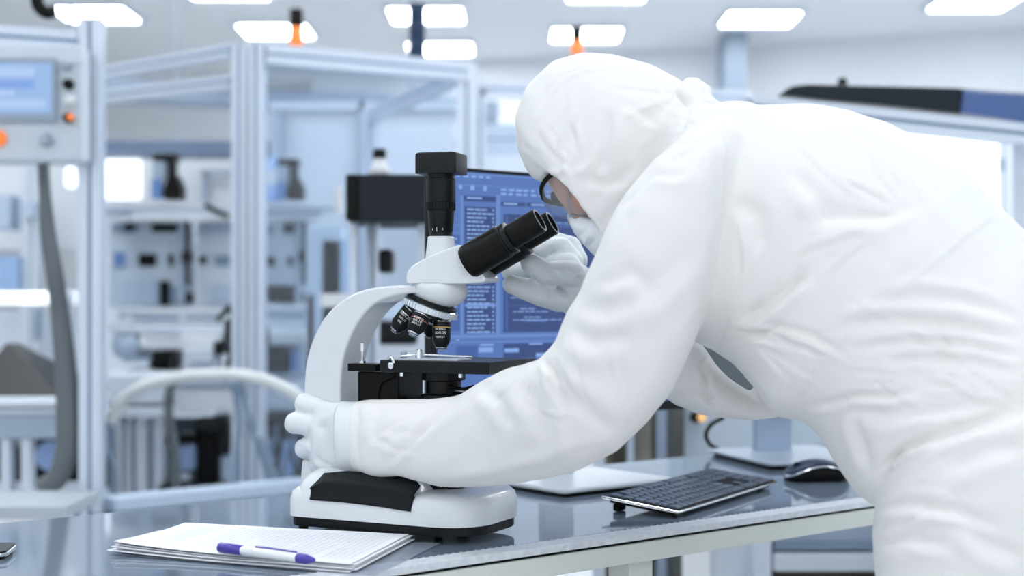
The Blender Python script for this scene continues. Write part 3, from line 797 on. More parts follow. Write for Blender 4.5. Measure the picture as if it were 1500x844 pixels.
def arr(me, what, n=3):
    v = np.empty(len(me.vertices)*n, np.float32); me.vertices.foreach_get(what, v); return v.reshape(-1, n).astype(np.float64)
def proj(co): return 750+F*co[:,0]/co[:,1], HZ-F*(co[:,2]-CZ)/co[:,1]
def seg_d(px, py, poly):
    """distance to a polyline, and signed side"""
    best = np.full(px.shape, 1e9); sg = np.zeros(px.shape); tt = np.zeros(px.shape); m = len(poly)-1
    for i, ((x0, y0), (x1, y1)) in enumerate(zip(poly, poly[1:])):
        dx, dy = x1-x0, y1-y0; l2 = dx*dx+dy*dy
        t = np.clip(((px-x0)*dx+(py-y0)*dy)/l2, 0, 1)
        qx, qy = px-(x0+t*dx), py-(y0+t*dy); d = np.hypot(qx, qy)
        s = np.sign(dx*qy-dy*qx); u = d < best
        best = np.where(u, d, best); sg = np.where(u, s, sg); tt = np.where(u, (i+t)/m, tt)
    return best, sg, tt
def fold(me, folds, near=True):
    co, no = arr(me, 'co'), arr(me, 'normal'); px, py = proj(co)
    view = co-np.array([0,0,CZ]); view /= np.linalg.norm(view, axis=1)[:,None]
    fac = np.clip(-(no*view).sum(1)*2.0+.1, 0, 1)
    dd = np.zeros(len(co))
    for f in folds:
        poly, sig, dep = f[0], f[1], f[2]; kind = f[3] if len(f) > 3 else 'fold'
        d, s, t = seg_d(px, py, poly); sd = d*s
        env = np.clip(np.minimum(t, 1-t)*5, 0, 1) if kind != 'seam' else 1
        if len(f) > 4: env = env*((co[:,1] > f[4][0]) & (co[:,1] < f[4][1]))
        if kind == 'fold': v = -np.exp(-(sd/sig)**2)+.75*np.exp(-((sd-1.9*sig)/(1.2*sig))**2)
        elif kind == 'ridge': v = np.exp(-(sd/sig)**2)-.25*np.exp(-(sd/(2.4*sig))**2)
        elif kind == 'valley': v = -np.exp(-(sd/sig)**2)
        elif kind == 'step': v = (np.exp(-(sd/sig)**2))*np.where(sd > 0, 1, np.exp(-(sd/(sig*.3))**2))
        elif kind == 'seam': v = np.exp(-(sd/sig)**2)-.5*np.exp(-((np.abs(sd)-2.2*sig)/sig)**2)
        dd += v*dep*env*fac
    co += no*dd[:,None]
    me.vertices.foreach_set('co', co.astype(np.float32).ravel()); me.update()
def crumple(me, amp, scale, stretch_dir, weight=None, seed=0, ridged=True):
    co, no = arr(me, 'co'), arr(me, 'normal')
    sdv = np.array(Vector(stretch_dir).normalized())
    al = co@sdv; q = co-al[:,None]*sdv*.68
    q = q*scale+seed
    out = np.empty(len(co)); f = noise.noise
    for i, p in enumerate(q.tolist()):
        a = f((p[0], p[1], p[2])); b = f((p[0]*2.1+a*.8, p[1]*2.1+3.1, p[2]*2.1))
        out[i] = (1-abs(a)*2.4)*.7+(1-abs(b)*2.4)*.35 if ridged else a+b*.4
    out -= out.mean()
    if weight is not None: out *= weight(co)
    co += no*(out*amp)[:,None]
    me.vertices.foreach_set('co', co.astype(np.float32).ravel()); me.update()
def smooth_mesh(me, it, fac=.5):
    ed = np.empty(len(me.edges)*2, np.int32); me.edges.foreach_get('vertices', ed); ed = ed.reshape(-1, 2)
    co = arr(me, 'co'); n_ = len(co); deg = np.bincount(ed.ravel(), minlength=n_).astype(float); deg[deg == 0] = 1
    for _ in range(it):
        s = np.stack([np.bincount(ed[:,0], co[ed[:,1],k], n_)+np.bincount(ed[:,1], co[ed[:,0],k], n_) for k in range(3)], 1)
        co = co*(1-fac)+fac*s/deg[:,None]
    me.vertices.foreach_set('co', co.astype(np.float32).ravel()); me.update()
crumple(suit, .0028, 6.5, (-.6, .3, -.5), seed=3)
crumple(suit, .0012, 17, (.5, .1, .6), seed=11)
NEAR = (0, 1.75)
fold(suit, [
 # hood
 ([(786,168),(800,135),(822,112),(855,98),(892,93),(930,101),(962,118),(985,150)], 2.6, .0038, 'fold'),
 ([(885,255),(880,225),(890,190),(892,160)], 9, .004, 'fold'),
 ([(812,205),(825,165),(830,130)], 6, .002, 'fold'),
 ([(905,148),(945,170),(970,190)], 5, .002, 'fold'),
 ([(835,255),(858,250),(872,232),(880,205)], 6, .004, 'ridge'),
 ([(855,262),(880,270),(905,262),(930,240)], 7, .003, 'fold'),
 ([(870,295),(890,275),(925,262)], 5, .003, 'valley'),
 ([(880,330),(905,300),(930,285)], 6, .003, 'fold'),
 ([(790,262),(800,250),(812,254),(826,248),(838,262)], 4, .005, 'ridge'),
 ([(800,245),(806,262)], 3, .004, 'valley'), ([(818,244),(824,264)], 3, .004, 'valley'),
 ([(998,130),(1008,160),(1000,185),(990,205)], 3.5, .006, 'valley'),
 ([(980,150),(995,138),(1005,150)], 4, .003, 'fold'),
 # knot of the hood
 # shoulder and sleeve seams
 ([(1052,192),(1062,215),(1056,300),(1050,360),(1040,430)], 2.2, .0016, 'seam'),
 ([(1065,455),(1055,500),(1010,560)], 5, .003, 'valley'),
 # sleeve
 ([(930,270),(960,255),(990,258),(1010,250)], 6, .003, 'fold'),
 ([(950,262),(925,285),(905,325)], 5, .003, 'fold'),
 ([(870,420),(920,400),(960,420)], 12, .004, 'fold'),
 ([(840,455),(900,450),(955,425),(1005,370)], 14, .005, 'fold'),
 ([(795,525),(812,550),(822,590)], 5, .004, 'fold'),
 ([(812,515),(835,545),(845,570)], 6, .004, 'ridge'),
 ([(830,480),(870,500),(930,490)], 14, .005, 'fold'),
 ([(700,565),(735,590),(745,630)], 9, .004, 'fold'),
 ([(648,600),(628,625),(605,650),(560,680)], 6, .0036, 'fold'),
 ([(690,590),(650,620),(600,660),(570,690)], 8, .004, 'ridge'),
 ([(560,592),(548,620),(545,650)], 6, .003, 'fold'),
 ([(525,590),(521,640),(524,690)], 3.5, .005, 'valley'),
 ([(640,700),(720,690),(800,670),(860,640)], 10, .004, 'ridge'),
 ([(760,560),(790,600),(800,650)], 14, .004, 'fold'),
 ([(900,640),(860,600),(800,570)], 14, .004, 'fold'),
 # torso
 ([(1450,318),(1390,365),(1330,415),(1280,455),(1230,500),(1185,560),(1140,612)], 2.6, .0022, 'seam'),
 ([(1075,475),(1110,455),(1150,425),(1185,395)], 9, .009, 'fold'),
 ([(1085,500),(1140,478),(1180,488),(1240,520)], 5, .005, 'fold'),
 ([(1070,486),(1130,490),(1170,505)], 4, .006, 'valley'),
 ([(1230,180),(1310,225),(1370,280),(1410,330)], 8, .003, 'fold'),
 ([(1160,250),(1200,290),(1220,330)], 12, .004, 'fold'),
 ([(1080,290),(1110,320),(1115,370)], 14, .005, 'fold'),
 ([(1160,330),(1240,310),(1320,320)], 14, .003, 'fold'),
 ([(1215,315),(1290,320),(1350,300)], 8, .002, 'fold'),
 ([(1500,500),(1400,475),(1300,468),(1220,478)], 9, .005, 'fold'),
 ([(1500,525),(1420,505),(1330,500),(1240,512)], 7, .005, 'fold'),
 ([(1500,548),(1430,530),(1360,525),(1290,530)], 7, .004, 'fold'),
 ([(1500,470),(1420,440),(1340,430),(1270,450)], 8, .003, 'fold'),
 ([(1170,598),(1220,590),(1250,580),(1300,582),(1350,572)], 5, .006, 'fold'),
 ([(1230,600),(1300,610),(1380,600),(1440,585)], 10, .004, 'fold'),
 ([(1280,705),(1310,670),(1350,648),(1420,625),(1500,590)], 6, .005, 'fold'),
 ([(1290,690),(1320,660),(1370,635)], 5, .005, 'fold'),
 ([(1278,745),(1330,738),(1400,748),(1470,775)], 8, .005, 'fold'),
 ([(1280,800),(1330,790),(1400,800)], 9, .004, 'fold'),
 ([(1380,690),(1440,660),(1500,650)], 14, .005, 'fold'),
 ([(1400,760),(1450,800),(1500,820)], 12, .004, 'fold'),
 ([(1250,610),(1262,650),(1275,690)], 9, .004, 'fold'),
 # far sleeve
 ([(985,560),(1030,575),(1060,600)], 5, .003, 'fold', (1.85, 2.2)),
 ([(1030,530),(1035,570),(1050,608)], 4, .003, 'fold', (1.85, 2.2)),
])
rf = random.Random(5); rnd = []
def fan(cx, cy, a0, a1, n, r0, r1, sig=(1.8,3.6), dep=(.0008,.0024), yr=(0,9)):
    for i in range(n):
        a = math.radians(rf.uniform(a0, a1)); s = rf.uniform(*r0); e = s+rf.uniform(*r1); k = rf.uniform(-.25, .25); pts = []
        for j in range(5):
            t = j/4; r = s+(e-s)*t; b = a+k*t; pts.append((cx+r*math.cos(b), cy-r*math.sin(b)))
        rnd.append((pts, rf.uniform(*sig), rf.uniform(*dep), 'fold', yr))
fan(1065,470, -40, 75, 16, (15,70), (50,150))          # armpit
fan(1530,610, 140, 200, 22, (30,170), (60,200))        # waist
fan(1285,715, 0, 60, 7, (8,40), (40,120), dep=(.0006,.0014))             # groin
fan(790,520, 200, 320, 14, (5,40), (40,110))           # inside of the elbow
fan(900,640, 60, 170, 12, (20,90), (40,110))           # outer elbow
fan(535,640, -30, 35, 12, (2,30), (30,90))             # cuff
fan(1060,200, 150, 260, 10, (5,40), (40,120))          # shoulder
fan(1010,140, 165, 250, 10, (10,40), (30,100))         # nape of the hood
fan(840,255, 20, 150, 12, (10,40), (30,70))            # hood edge
fan(1260,800, -20, 40, 10, (10,60), (60,140))
fan(1350,330, 100, 220, 12, (20,90), (50,140))
fan(1050,600, 60, 170, 8, (10,40), (30,60), yr=(1.85,2.2))
fold(suit, rnd)
smooth_mesh(suit, 1, .3)
suit_o = pchild('coverall', suit, m_suit)
# knot and ties behind the hood
kb_ = nb()
capsules(kb_, [(PP(1022,136,-.03), .016), (PP(1036,141,-.03), .013)])
capsules(kb_, [(PP(1016,146,-.05), .012), (PP(1030,156,-.05), .010), (PP(1048,158,-.04), .008), (PP(1060,166,-.03), .010)])
capsules(kb_, [(PP(1042,152,-.03), .010), (PP(1052,160,-.02), .009)])
capsules(kb_, [(PP(1010,150,-.04), .012), (PP(1006,172,-.055), .010)])
capsules(kb_, [(PP(1026,165,-.05), .010), (PP(1046,176,-.06), .012)])
me = fuse(kb_, .0035, 3); crumple(me, .003, 30, (0,0,1), seed=5)
pchild('hood_knot', me, m_suit)

# --- body under the clothes: one continuous figure, with the face ---
bb = nb()
headr = [((836,286),(872,328),.038),((826,280),(884,346),.054),((818,270),(893,362),.062),((800,236),(900,380),.069),((790,200),(912,392),.074),((788,165),(930,395),.077),
         ((808,120),(955,385),.078),((845,100),(985,345),.076),((900,104),(1000,290),.068),((950,128),(1005,240),.05)]
loft(bb, [ering(PP(*a), PP(*b), h) for a, b, h in headr])
capsules(bb, [(PP(850,312), .013), (PP(840,322), .010)])          # nose
capsules(bb, [(PP(832,290,-.03), .009), (PP(830,280,-.03), .007)])  # brow
capsules(bb, [(PP(832,290,.03), .009), (PP(830,280,.03), .007)])
capsules(bb, [(PP(868,342), .014), (PP(880,356), .012)])          # mouth and chin
for sg_ in (-1, 1): capsules(bb, [(PP(880,285,sg_*.072), .012), (PP(886,300,sg_*.072), .009)])   # ears
capsules(bb, [(PP(930,260), .06), (PP(1040,300), .065), (PP(1100,300), .09), (PP(1250,370), .10), (PP(1400,470), .10), (PP(1480,560), .09)], 24)
for sg_ in (-1, 1):
    w_ = sg_*.10
    capsules(bb, [(PP(1540,660,w_), .07), (PP(1440,780,w_), .07), (PP(1440,1050,w_), .05), (PP(1470,1300,w_), .048), (Vector((*PP(1480,1300,w_).xy, .08)), .035)], 20)
capsules(bb, [(PP(1100,300,-.08), .07), (W(1030,290,1.68), .055), (W(870,590,1.72), .036), (W(530,640,1.955), .024)], 20)
capsules(bb, [(PP(1110,290,.07), .06), (W(1095,300,1.91), .045), (W(1140,470,1.955), .03), (W(1142,575,1.965), .018), (W(1108,597,1.97), .012), (W(1030,572,1.99), .014), (W(868,438,2.03), .024)], 20)
body = fuse(bb, .005, 4)
pchild('body', body, m_skin)
# eye
ey = nb(); bmesh.ops.create_uvsphere(ey, u_segments=16, v_segments=10, radius=.0115)
bmesh.ops.translate(ey, vec=PW(819,286,-.050), verts=ey.verts)
me = bpy.data.meshes.new('eye'); ey.to_mesh(me); ey.free(); pchild('eye', me, mat('dark eye', (.03,.02,.02), .2))

# --- mask ---
mk = nb()
mr = [((845,314),(860,350),.030,0),((840,308),(872,368),.052,0),((843,303),(884,384),.069,.006),((852,303),(898,394),.079,.02),((872,316),(918,404),.082,.03),((910,330),(935,405),.080,.03)]
loft(mk, [ering(PP(*a), PP(*b), h, sq=.95, back=k) for a, b, h, k in mr])
me = fuse(mk, .0035, 4)
crumple(me, .002, 25, (.6,0,-.5), seed=8)
fold(me, [([(868,322),(850,345),(838,365)], 4, .002, 'fold'), ([(880,340),(862,362),(850,378)], 5, .0025, 'fold'), ([(830,322),(850,328),(868,330)], 3, .002, 'fold')])
pchild('face_mask', me, m_mask)

# --- goggles ---
gl = nb()
gog = bpy.data.objects.new('goggles', None); C.objects.link(gog); gog.parent = person
def gchild(name, bm, m, parent=None):
    me = bpy.data.meshes.new(name); bm.to_mesh(me); bm.free(); me.polygons.foreach_set('use_smooth', [True]*len(me.polygons))
    return pchild(name, me, m, parent or gog)
half = [(834,257,-.079),(818,252.5,-.078),(804,259,-.074),(794.5,272,-.067),(794.5,285,-.058),(803,295,-.046),(820,300,-.026),(832,301,-.010)]
def both(lst): 
    a = [PW(*p) for p in lst]; return a+[p-pb*(2*q[2]) for p, q in zip(a[::-1], lst[::-1])]
gchild('goggle_frame', tube(nb(), both(half[:6]), .0034, 10, 6), M['black'])
# clear cup around the eyes
low = [(866,315,-.080),(852,315,-.080),(842,316,-.078),(836,317,-.072),(836,318,-.062),(842,320,-.048),(852,321,-.026),(860,322,-.010)]
gb = nb(); a = both(half); b = both(low); n_ = len(a)
grid = []
sa_m = smoothpts(a, 3); sb_m = smoothpts(b, 3)
for i in range(9):
    t = i/8; row = []
    for p, q in zip(sa_m, sb_m):
        c_ = p*(1-t)+q*t+(pf*.35+Vector((0,0,-.6))*0+(pf*.5-Vector((0,0,.6)))*1.0)*.012*math.sin(math.pi*t)
        row.append(gb.verts.new(c_))
    grid.append(row)
for r, q in zip(grid, grid[1:]):
    for i in range(len(r)-1): gb.faces.new((r[i], r[i+1], q[i+1], q[i]))
gchild('goggle_lens', gb, M['lens'])
gchild('lens_rim', tube(nb(), both(low), .0018, 8, 4), M['lens'])
gchild('side_rim', tube(nb(), [PW(824,258,-.0795), PW(834,276,-.080), PW(832,297,-.078), PW(838,315,-.075)], .0016, 8, 6), M['lens'])
gchild('goggle_strap', tube(nb(), [PW(838,313,-.075), PW(850,316,-.079), PW(872,316,-.085)], .0013, 8, 5), M['brown'])

# --- near hand: wraps the microscope column from the camera side ---
h = nb()
def Wc(x, y, Y): return W(x, y, Y)
# back of the hand
loft(h, [ering(W(*a, Y), W(*b, Y), d_, EY, n=28, sq=.8) for a, b, Y, d_ in
   (((522,600),(520,678),1.962,.022),((500,590),(502,686),1.972,.024),((480,588),(484,690),1.985,.024),((462,598),(464,684),1.995,.021),((452,612),(455,672),2.003,.015))])
fing = [((468,600,1.992),(447,592,2.01),(447,590,2.045),(470,588,2.09),.0150),
        ((462,622,1.990),(433,620,2.008),(431,621,2.050),(458,620,2.10),.0155),
        ((462,652,1.992),(446,657,2.010),(446,657,2.048),(470,655,2.095),.0145),
        ((474,676,1.990),(466,682,2.005),(466,680,2.035),(484,676,2.075),.0130)]
for a, b, c_, d_, r in fing:
    capsules(h, [(W(*a), r*1.08), (W(*b), r), (W(*c_), r*.93), (W(*d_), r*.85)], 18)
capsules(h, [(W(505,612,1.985), .019), (W(492,602,2.02), .016), (W(478,598,2.05), .0135), (W(466,606,2.065), .012)], 16)   # thumb
hand = fuse(h, .0026, 4, .5)
crumple(hand, .0010, 40, (1,0,0), seed=2)
fold(hand, [([(462,592),(455,608),(450,625),(452,650),(458,672)], 4, .0025, 'valley'), ([(470,615),(480,640),(478,670)], 7, .002, 'fold'),
            ([(500,590),(504,640),(500,688)], 4, .002, 'valley'), ([(460,668),(475,680),(490,684)], 3.5, .003, 'fold'), ([(462,628),(475,626)], 4, .0015,'valley')])
pchild('glove', hand, m_glove)
cf = nb()
rings = []
for x, g in ((538,.0), (528,.003), (512,.003), (507,.0035), (500,.0035), (497,.0015)):
    Y = 1.965+(520-x)*.0007
    rings.append(ering(W(x,591-g*900,Y), W(x+(4 if x > 505 else 6),691+g*700,Y), .046+g, EY, n=48))
bm = nb(); Rr = [[bm.verts.new(p) for p in r] for r in rings]
for p, q in zip(Rr, Rr[1:]):
    for i in range(48): bm.faces.new((p[i], p[(i+1) % 48], q[(i+1) % 48], q[i]))
me = bpy.data.meshes.new('glove_cuff'); bm.to_mesh(me); bm.free(); me.polygons.foreach_set('use_smooth', [True]*len(me.polygons))
gc = pchild('glove_cuff', me, m_glove); so = gc.modifiers.new('s', 'SOLIDIFY'); so.thickness = .002

# --- far hand: fingers under the far eyepiece ---
h = nb()
loft(h, [ering(W(*a, Y), W(*b, Y), d_, EY, n=28, sq=.85) for a, b, Y, d_ in
   (((872,398),(842,468),2.03,.022),((858,390),(826,458),2.03,.022),((842,380),(810,440),2.035,.022),((828,372),(800,425),2.04,.018),((818,370),(796,412),2.045,.012))])
capsules(h, [(W(820,440,2.02), .017), (W(795,433,2.0), .0165), (W(768,423,1.99), .0155), (W(749,416,1.985), .0135)], 18)     # thumb
capsules(h, [(W(838,400,2.01), .0185), (W(800,400,1.985), .0170), (W(779,387,1.975), .0155), (W(772,379,1.985), .0120)], 18)  # first finger
capsules(h, [(W(832,388,2.035), .0170), (W(800,392,2.045), .0155), (W(770,397,2.045), .0140), (W(746,399,2.03), .0115)], 18)
capsules(h, [(W(838,385,2.05), .0170), (W(822,362,2.06), .0155), (W(800,362,2.05), .0140), (W(784,368,2.035), .0120)], 18)
capsules(h, [(W(846,382,2.07), .0155), (W(838,360,2.085), .0135), (W(818,352,2.08), .0120), (W(806,354,2.07), .0105)], 18)
hand = fuse(h, .0026, 3, .5)
crumple(hand, .0010, 40, (1,0,.4), seed=6)
fold(hand, [([(782,420),(786,432)], 3, .002, 'valley'), ([(800,410),(805,425),(812,445)], 4, .002, 'valley'), ([(815,398),(835,405),(858,412)], 5, .0025, 'fold'), ([(800,395),(830,395),(850,402)], 4, .002, 'fold')])
pchild('glove', hand, m_glove)
# shoe covers
for sg_ in (-1, 1):
    p = PP(1480, 1300, sg_*.10); s = nb()
    capsules(s, [(Vector((p.x, p.y, .065)), .055), (Vector((p.x, p.y, .06))+pf*.10, .05), (Vector((p.x, p.y, .047))+pf*.19, .042)], 20)
    bmesh.ops.bisect_plane(s, geom=s.verts[:]+s.edges[:]+s.faces[:], plane_co=(0,0,.004), plane_no=(0,0,-1), clear_outer=False)
    me = fuse(s, .006, 3)
    co = arr(me, 'co'); co[:,2] = np.maximum(co[:,2], .001); me.vertices.foreach_set('co', co.astype(np.float32).ravel()); me.update()
    pchild('shoe_cover', me, m_suit)

# ------------------------------------------------------------------ machines behind
def profile(bm, slotbm, a, b, w_=.045, d_=.045, side=(0,-1,0)):
    """extruded aluminium bar between a and b with its T-slots"""
    a, b = Vector(a), Vector(b); ax_ = (b-a).normalized(); s = Vector(side); s = (s-ax_*s.dot(ax_)).normalized(); t = ax_.cross(s)
    Mx = Matrix((t, s, ax_)).transposed(); c = (a+b)/2; Ln = (b-a).length
    g = .010
    # four corner bars and a core leave real slots
    for i in (-1, 1):
        for j in (-1, 1):
            box(bm, c+t*i*(w_/4+g/4)+s*j*(d_/4+g/4), (w_/2-g/2, d_/2-g/2, Ln), Mx)
    box(slotbm, c, (w_-.012, d_-.012, Ln), Mx)
def bars(parent, name, lst, w_=.05, d_=.05, m=None):
    for a, b in lst:
        x, y = nb(), nb(); profile(x, y, a, b, w_, d_)
        o = obj(name, x, m or M['alu'], parent); obj('slot_insert', y, M['slot'], o)
T0 = lambda name, label, cat, group=None: thing(name, label, cat, (0,0,0), 0, group)

# left machine with the control panel -----------------------------------
Yc = 4.0
lm = T0('profile_stand', 'aluminium profile frame at the left edge carrying the control cabinet', 'machine frame')
fa_ = W(135, 44, Yc); ft = Vector((fa_.x, Yc, fa_.z))
bars(lm, 'post', [((ft.x, Yc, .02), (ft.x, Yc, ft.z+.03))], .062)
bars(lm, 'rail', [((ft.x-.04, Yc, ft.z-.035), (ft.x-1.6, Yc-.25, ft.z+.03))], .06)
bars(lm, 'rail', [((ft.x-.04, Yc, .12), (ft.x-1.6, Yc-.2, .12))], .06)
bars(lm, 'post', [((ft.x-1.6, Yc-.25, .02), (ft.x-1.6, Yc-.25, ft.z+.03))], .06)
obj('crossplate', bx(ft.x-1.5, ft.x-.04, Yc+.02, Yc+.05, .32, .40), M['white2'], lm)
cab = T0('control_cabinet', 'pale control cabinet with touch screen and push buttons at the left edge', 'control panel')
Yk = Yc-.115; a = W(-70, 236, Yk); b = W(121, 66, Yk)
obj('cabinet', bx(a.x, b.x, Yk, Yc-.036, a.z, b.z), mat('pale grey cabinet paint', (.55,.62,.69), .45), cab, bevel=.008)
obj('lid_trim', bx(a.x, b.x, Yk-.006, Yk+.002, b.z-.05, b.z-.005), M['white2'], cab)
bm = nb(); px_box(bm, -45, 84, 83, 178, Yk-.015, .02); ts = obj('screen_frame', bm, mat('mid grey screen frame', (.30,.37,.46), .4), cab, bevel=.004)
bm = nb(); px_box(bm, -38, 92, 75, 166, Yk-.018, .004); obj('touch_screen', bm, mat('touch screen', (0,0,0), .4, emit=((.30,.47,.78), 1.0)), ts)
bm = nb(); px_box(bm, -30, 98, 50, 112, Yk-.020, .002); px_box(bm, -30, 132, 20, 140, Yk-.020, .002); px_box(bm, -30, 146, 66, 158, Yk-.020, .002); obj('screen_fields', bm, mat('screen fields', (0,0,0), .4, emit=((.42,.58,.86), 1.0)), ts)
bm = nb(); px_box(bm, -10, 117, 50, 130, Yk-.020, .002); obj('screen_bar', bm, mat('screen bar', (0,0,0), .4, emit=((.20,.36,.74), 1.0)), ts)
for (x, y, r, m_, nm) in ((98,97,.010,'grey','key_switch'), (101,124,.012,'black','push_button'), (103,148,.013,'white','push_button'), (101,173,.012,'black','push_button'), (69,206,.014,'grey','key_switch'), (-2,203,.018,'orange','push_button')):
    p = W(x, y, Yk-.002)
    o = obj(nm, lathe(nb(), [(r*1.25,0),(r*1.25,.006),(r,.007),(r,.022),(r*.8,.026)], p, (0,-1,0), 20), M[m_], cab, smooth=40)
    if m_ in ('black',) and y > 150: obj('button_lamp', lathe(nb(), [(r*.8,0),(r*.8,.006)], p+Vector((.012,-.022,0)), (0,-1,0), 16), M['orange'], o)
    if m_ == 'white': o['label'] = 'white lit push button'
hz = nb()
tube(hz, [W(63,234,Yc), W(66,290,Yc-.02), W(71,345,Yc-.03), W(80,400,Yc-.03), W(88,460,Yc), W(96,540,Yc), W(99,600,Yc), W(98,660,Yc), W(84,700,Yc), W(60,716,Yc)], .017, 12, 8, radii=[.016,.017,.022,.024,.026,.030,.032,.032,.03,.03])
tag(obj('cable_hose', hz, M['hose'], smooth=80), 'thick grey hose hanging from the control cabinet', 'hose')
bc = nb(); tube(bc, [W(54,-4,4.0), W(56,8,4.0), W(66,18,4.0), W(78,17,4.02)], .018, 10)
obj('bent_arm', bc, M['black'], lm, smooth=80)

# stuff seen through the left machine
def part(parent, name, m, x0, y0, x1, y1, Y, dep, bevel=0):
    return obj(name, px_box(nb(), x0, y0, x1, y1, Y, dep), M[m] if isinstance(m, str) else m, parent, bevel=bevel)
hp = T0('hopper', 'dark pyramid shaped hopper on a white ledge at the left edge', 'hopper')
p = [W(-60,586,4.5), W(92,586,4.5)]; apx = W(16,503,4.75)
bm = nb(); q = [p[0], p[1], p[1]+Vector((0,.5,0)), p[0]+Vector((0,.5,0))]
vs = [bm.verts.new(v) for v in q]; tpv = [bm.verts.new(apx+Vector((dx,dy,0))) for dx, dy in ((-.012,-.02),(.012,-.02),(.02,.03),(-.012,.03))]
for i in range(4): bm.faces.new((vs[i], vs[(i+1) % 4], tpv[(i+1) % 4], tpv[i]))
bm.faces.new(vs[::-1]); bm.faces.new(tpv); bmesh.ops.recalc_face_normals(bm, faces=bm.faces[:])
obj('hood', bm, mat('dark steel', (.022,.026,.030), .45, spec=.25), hp, bevel=.004)
part(hp, 'flange', 'black', -60, 582, 90, 588, 4.49, .5)
tr = T0('feed_trough', 'grey steel trough on white legs at the left edge', 'trough')
part(tr, 'ledge', 'white2', -80, 588, 90, 597, 4.30, .5); part(tr, 'trough', 'grey', -80, 606, 86, 644, 4.32, .45, .01); part(tr, 'lip', 'white2', -80, 600, 88, 607, 4.31, .46)
for x in (-40, 8, 38): part(tr, 'leg', 'white2', x-7, 644, x+6, 738, 4.33, .05)
part(tr, 'base_plate', 'white2', -90, 730, 62, 745, 4.28, .4)
mo = T0('drive_motor', 'black drive motor with pale blue disc under the trough', 'motor')
part(mo, 'motor_body', 'dark', 46, 640, 112, 728, 5.02, .25, .03)
obj('disc', cyl(nb(), W(73,668,4.86), W(78,668,4.92), .05, n=28), mat('pale blue disc', (.35,.50,.80), .3), mo)
obj('gear', cyl(nb(), W(56,690,4.88), W(50,690,4.95), .045, n=28), M['dark'], mo)
part(mo, 'cover', 'dark', -10, 655, 40, 725, 5.02, .2, .01)
tl_ = T0('tube_light', 'bright horizontal tube light behind the left frame', 'light')
obj('tube', cyl(nb(), W(-40,437,5.2), W(112,437,5.3), .024, n=16), M['bright'], tl_)
for x in (-30, 100): obj('end_cap', cyl(nb(), W(x,437,5.2), W(x+6,437,5.2), .03, n=16), M['white2'], tl_)
rk = T0('inner_rack', 'white rack of uprights and blue boxes behind the left frame', 'rack')
for x, wd in ((-30,10),(30,14),(46,10),(112,8)): part(rk, 'upright', 'white2', x, 242, x+wd, 700, 5.6, .05)
part(rk, 'blue_box', mat('mid blue panel', (.30,.45,.70), .5), -20, 375, 26, 425, 5.55, .2); part(rk, 'blue_box', 'greyblue', -20, 285, 14, 335, 5.55, .2)
part(rk, 'clamp', 'greyblue', 34, 297, 50, 318, 5.55, .05); part(rk, 'back_panel', 'white', -60, 242, 118, 366, 5.9, .03); part(rk, 'dark_slot', 'bgrey', 50, 452, 58, 498, 5.55, .02)
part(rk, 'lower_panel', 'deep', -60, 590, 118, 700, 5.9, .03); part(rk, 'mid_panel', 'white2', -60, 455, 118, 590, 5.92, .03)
lp = W(104,262,5.5); t = T0('inspection_lamp', 'small bright white lamp just left of the left frame post', 'lamp'); obj('rod', cyl(nb(), lp+Vector((0,0,.04)), (lp.x, lp.y, CH-.001), .006, n=8), M['grey'], t); obj('bulb', lathe(nb(), [(.012,-.045),(.020,-.035),(.022,.025),(.012,.035)], lp, (0,0,-1), 20), M['bright'], t, smooth=60)

# central glazed machine ---------------------------------------------------
cp = W(365, 66, 5.0); H = cp.z
Rr_ = W(684, 96, 5.42); Lf = W(150, 88, 5.35)
R2 = Vector((Rr_.x, 5.42, 0)); L2 = Vector((Lf.x-.1, 5.55, 0)); C2 = Vector((cp.x, 5.0, 0))
gm = T0('machine_enclosure', 'large glazed aluminium profile enclosure behind the microscope', 'machine frame')
Z = lambda v, z: Vector((v.x, v.y, z))
bars(gm, 'post', [(Z(C2-Vector((.028,0,0)), .02), Z(C2-Vector((.028,0,0)), H))], .05, .09)
bars(gm, 'post', [(Z(C2+Vector((.030,0,0)), .02), Z(C2+Vector((.030,0,0)), H))], .05, .09)
bars(gm, 'post', [(Z(R2, .02), Z(R2, H))], .075, .075)
bars(gm, 'post', [(Z(L2, .02), Z(L2, H))], .075, .075)
rr1 = (R2-C2).normalized()*.05
bars(gm, 'rail', [(Z(C2+rr1, H-.03), Z(R2, H-.03))], .07, .07)
bars(gm, 'rail', [(Z(C2+rr1, .36), Z(R2, .36))], .06, .07)
bars(gm, 'rail', [(Z(C2-Vector((.05,0,0)), H-.02), Z(L2, H-.02))], .045, .05)
bars(gm, 'rail', [(Z(C2-Vector((.05,0,0)), H-.13), Z(L2, H-.11))], .045, .05)
bars(gm, 'rail', [(Z(C2-Vector((.05,0,0)), .375), Z(L2, .355))], .07, .06)
B1 = R2+Vector((-.5,1.3,0)); B2 = L2+Vector((-.1,1.5,0))
bars(gm, 'post', [(Z(B1, .02), Z(B1, H))], .06)
bars(gm, 'rail', [(Z(R2, H-.03), Z(B1, H-.03))], .06)
q = C2*.55+R2*.45
bm = nb(); x = (R2-C2); an = math.atan2(x.y, x.x); box(bm, Z((C2+R2)/2, (H+.36)/2), (x.length-.1, .006, H-.46), Matrix.Rotation(an, 3, 'Z')); obj('pane', bm, M['pane'], gm)
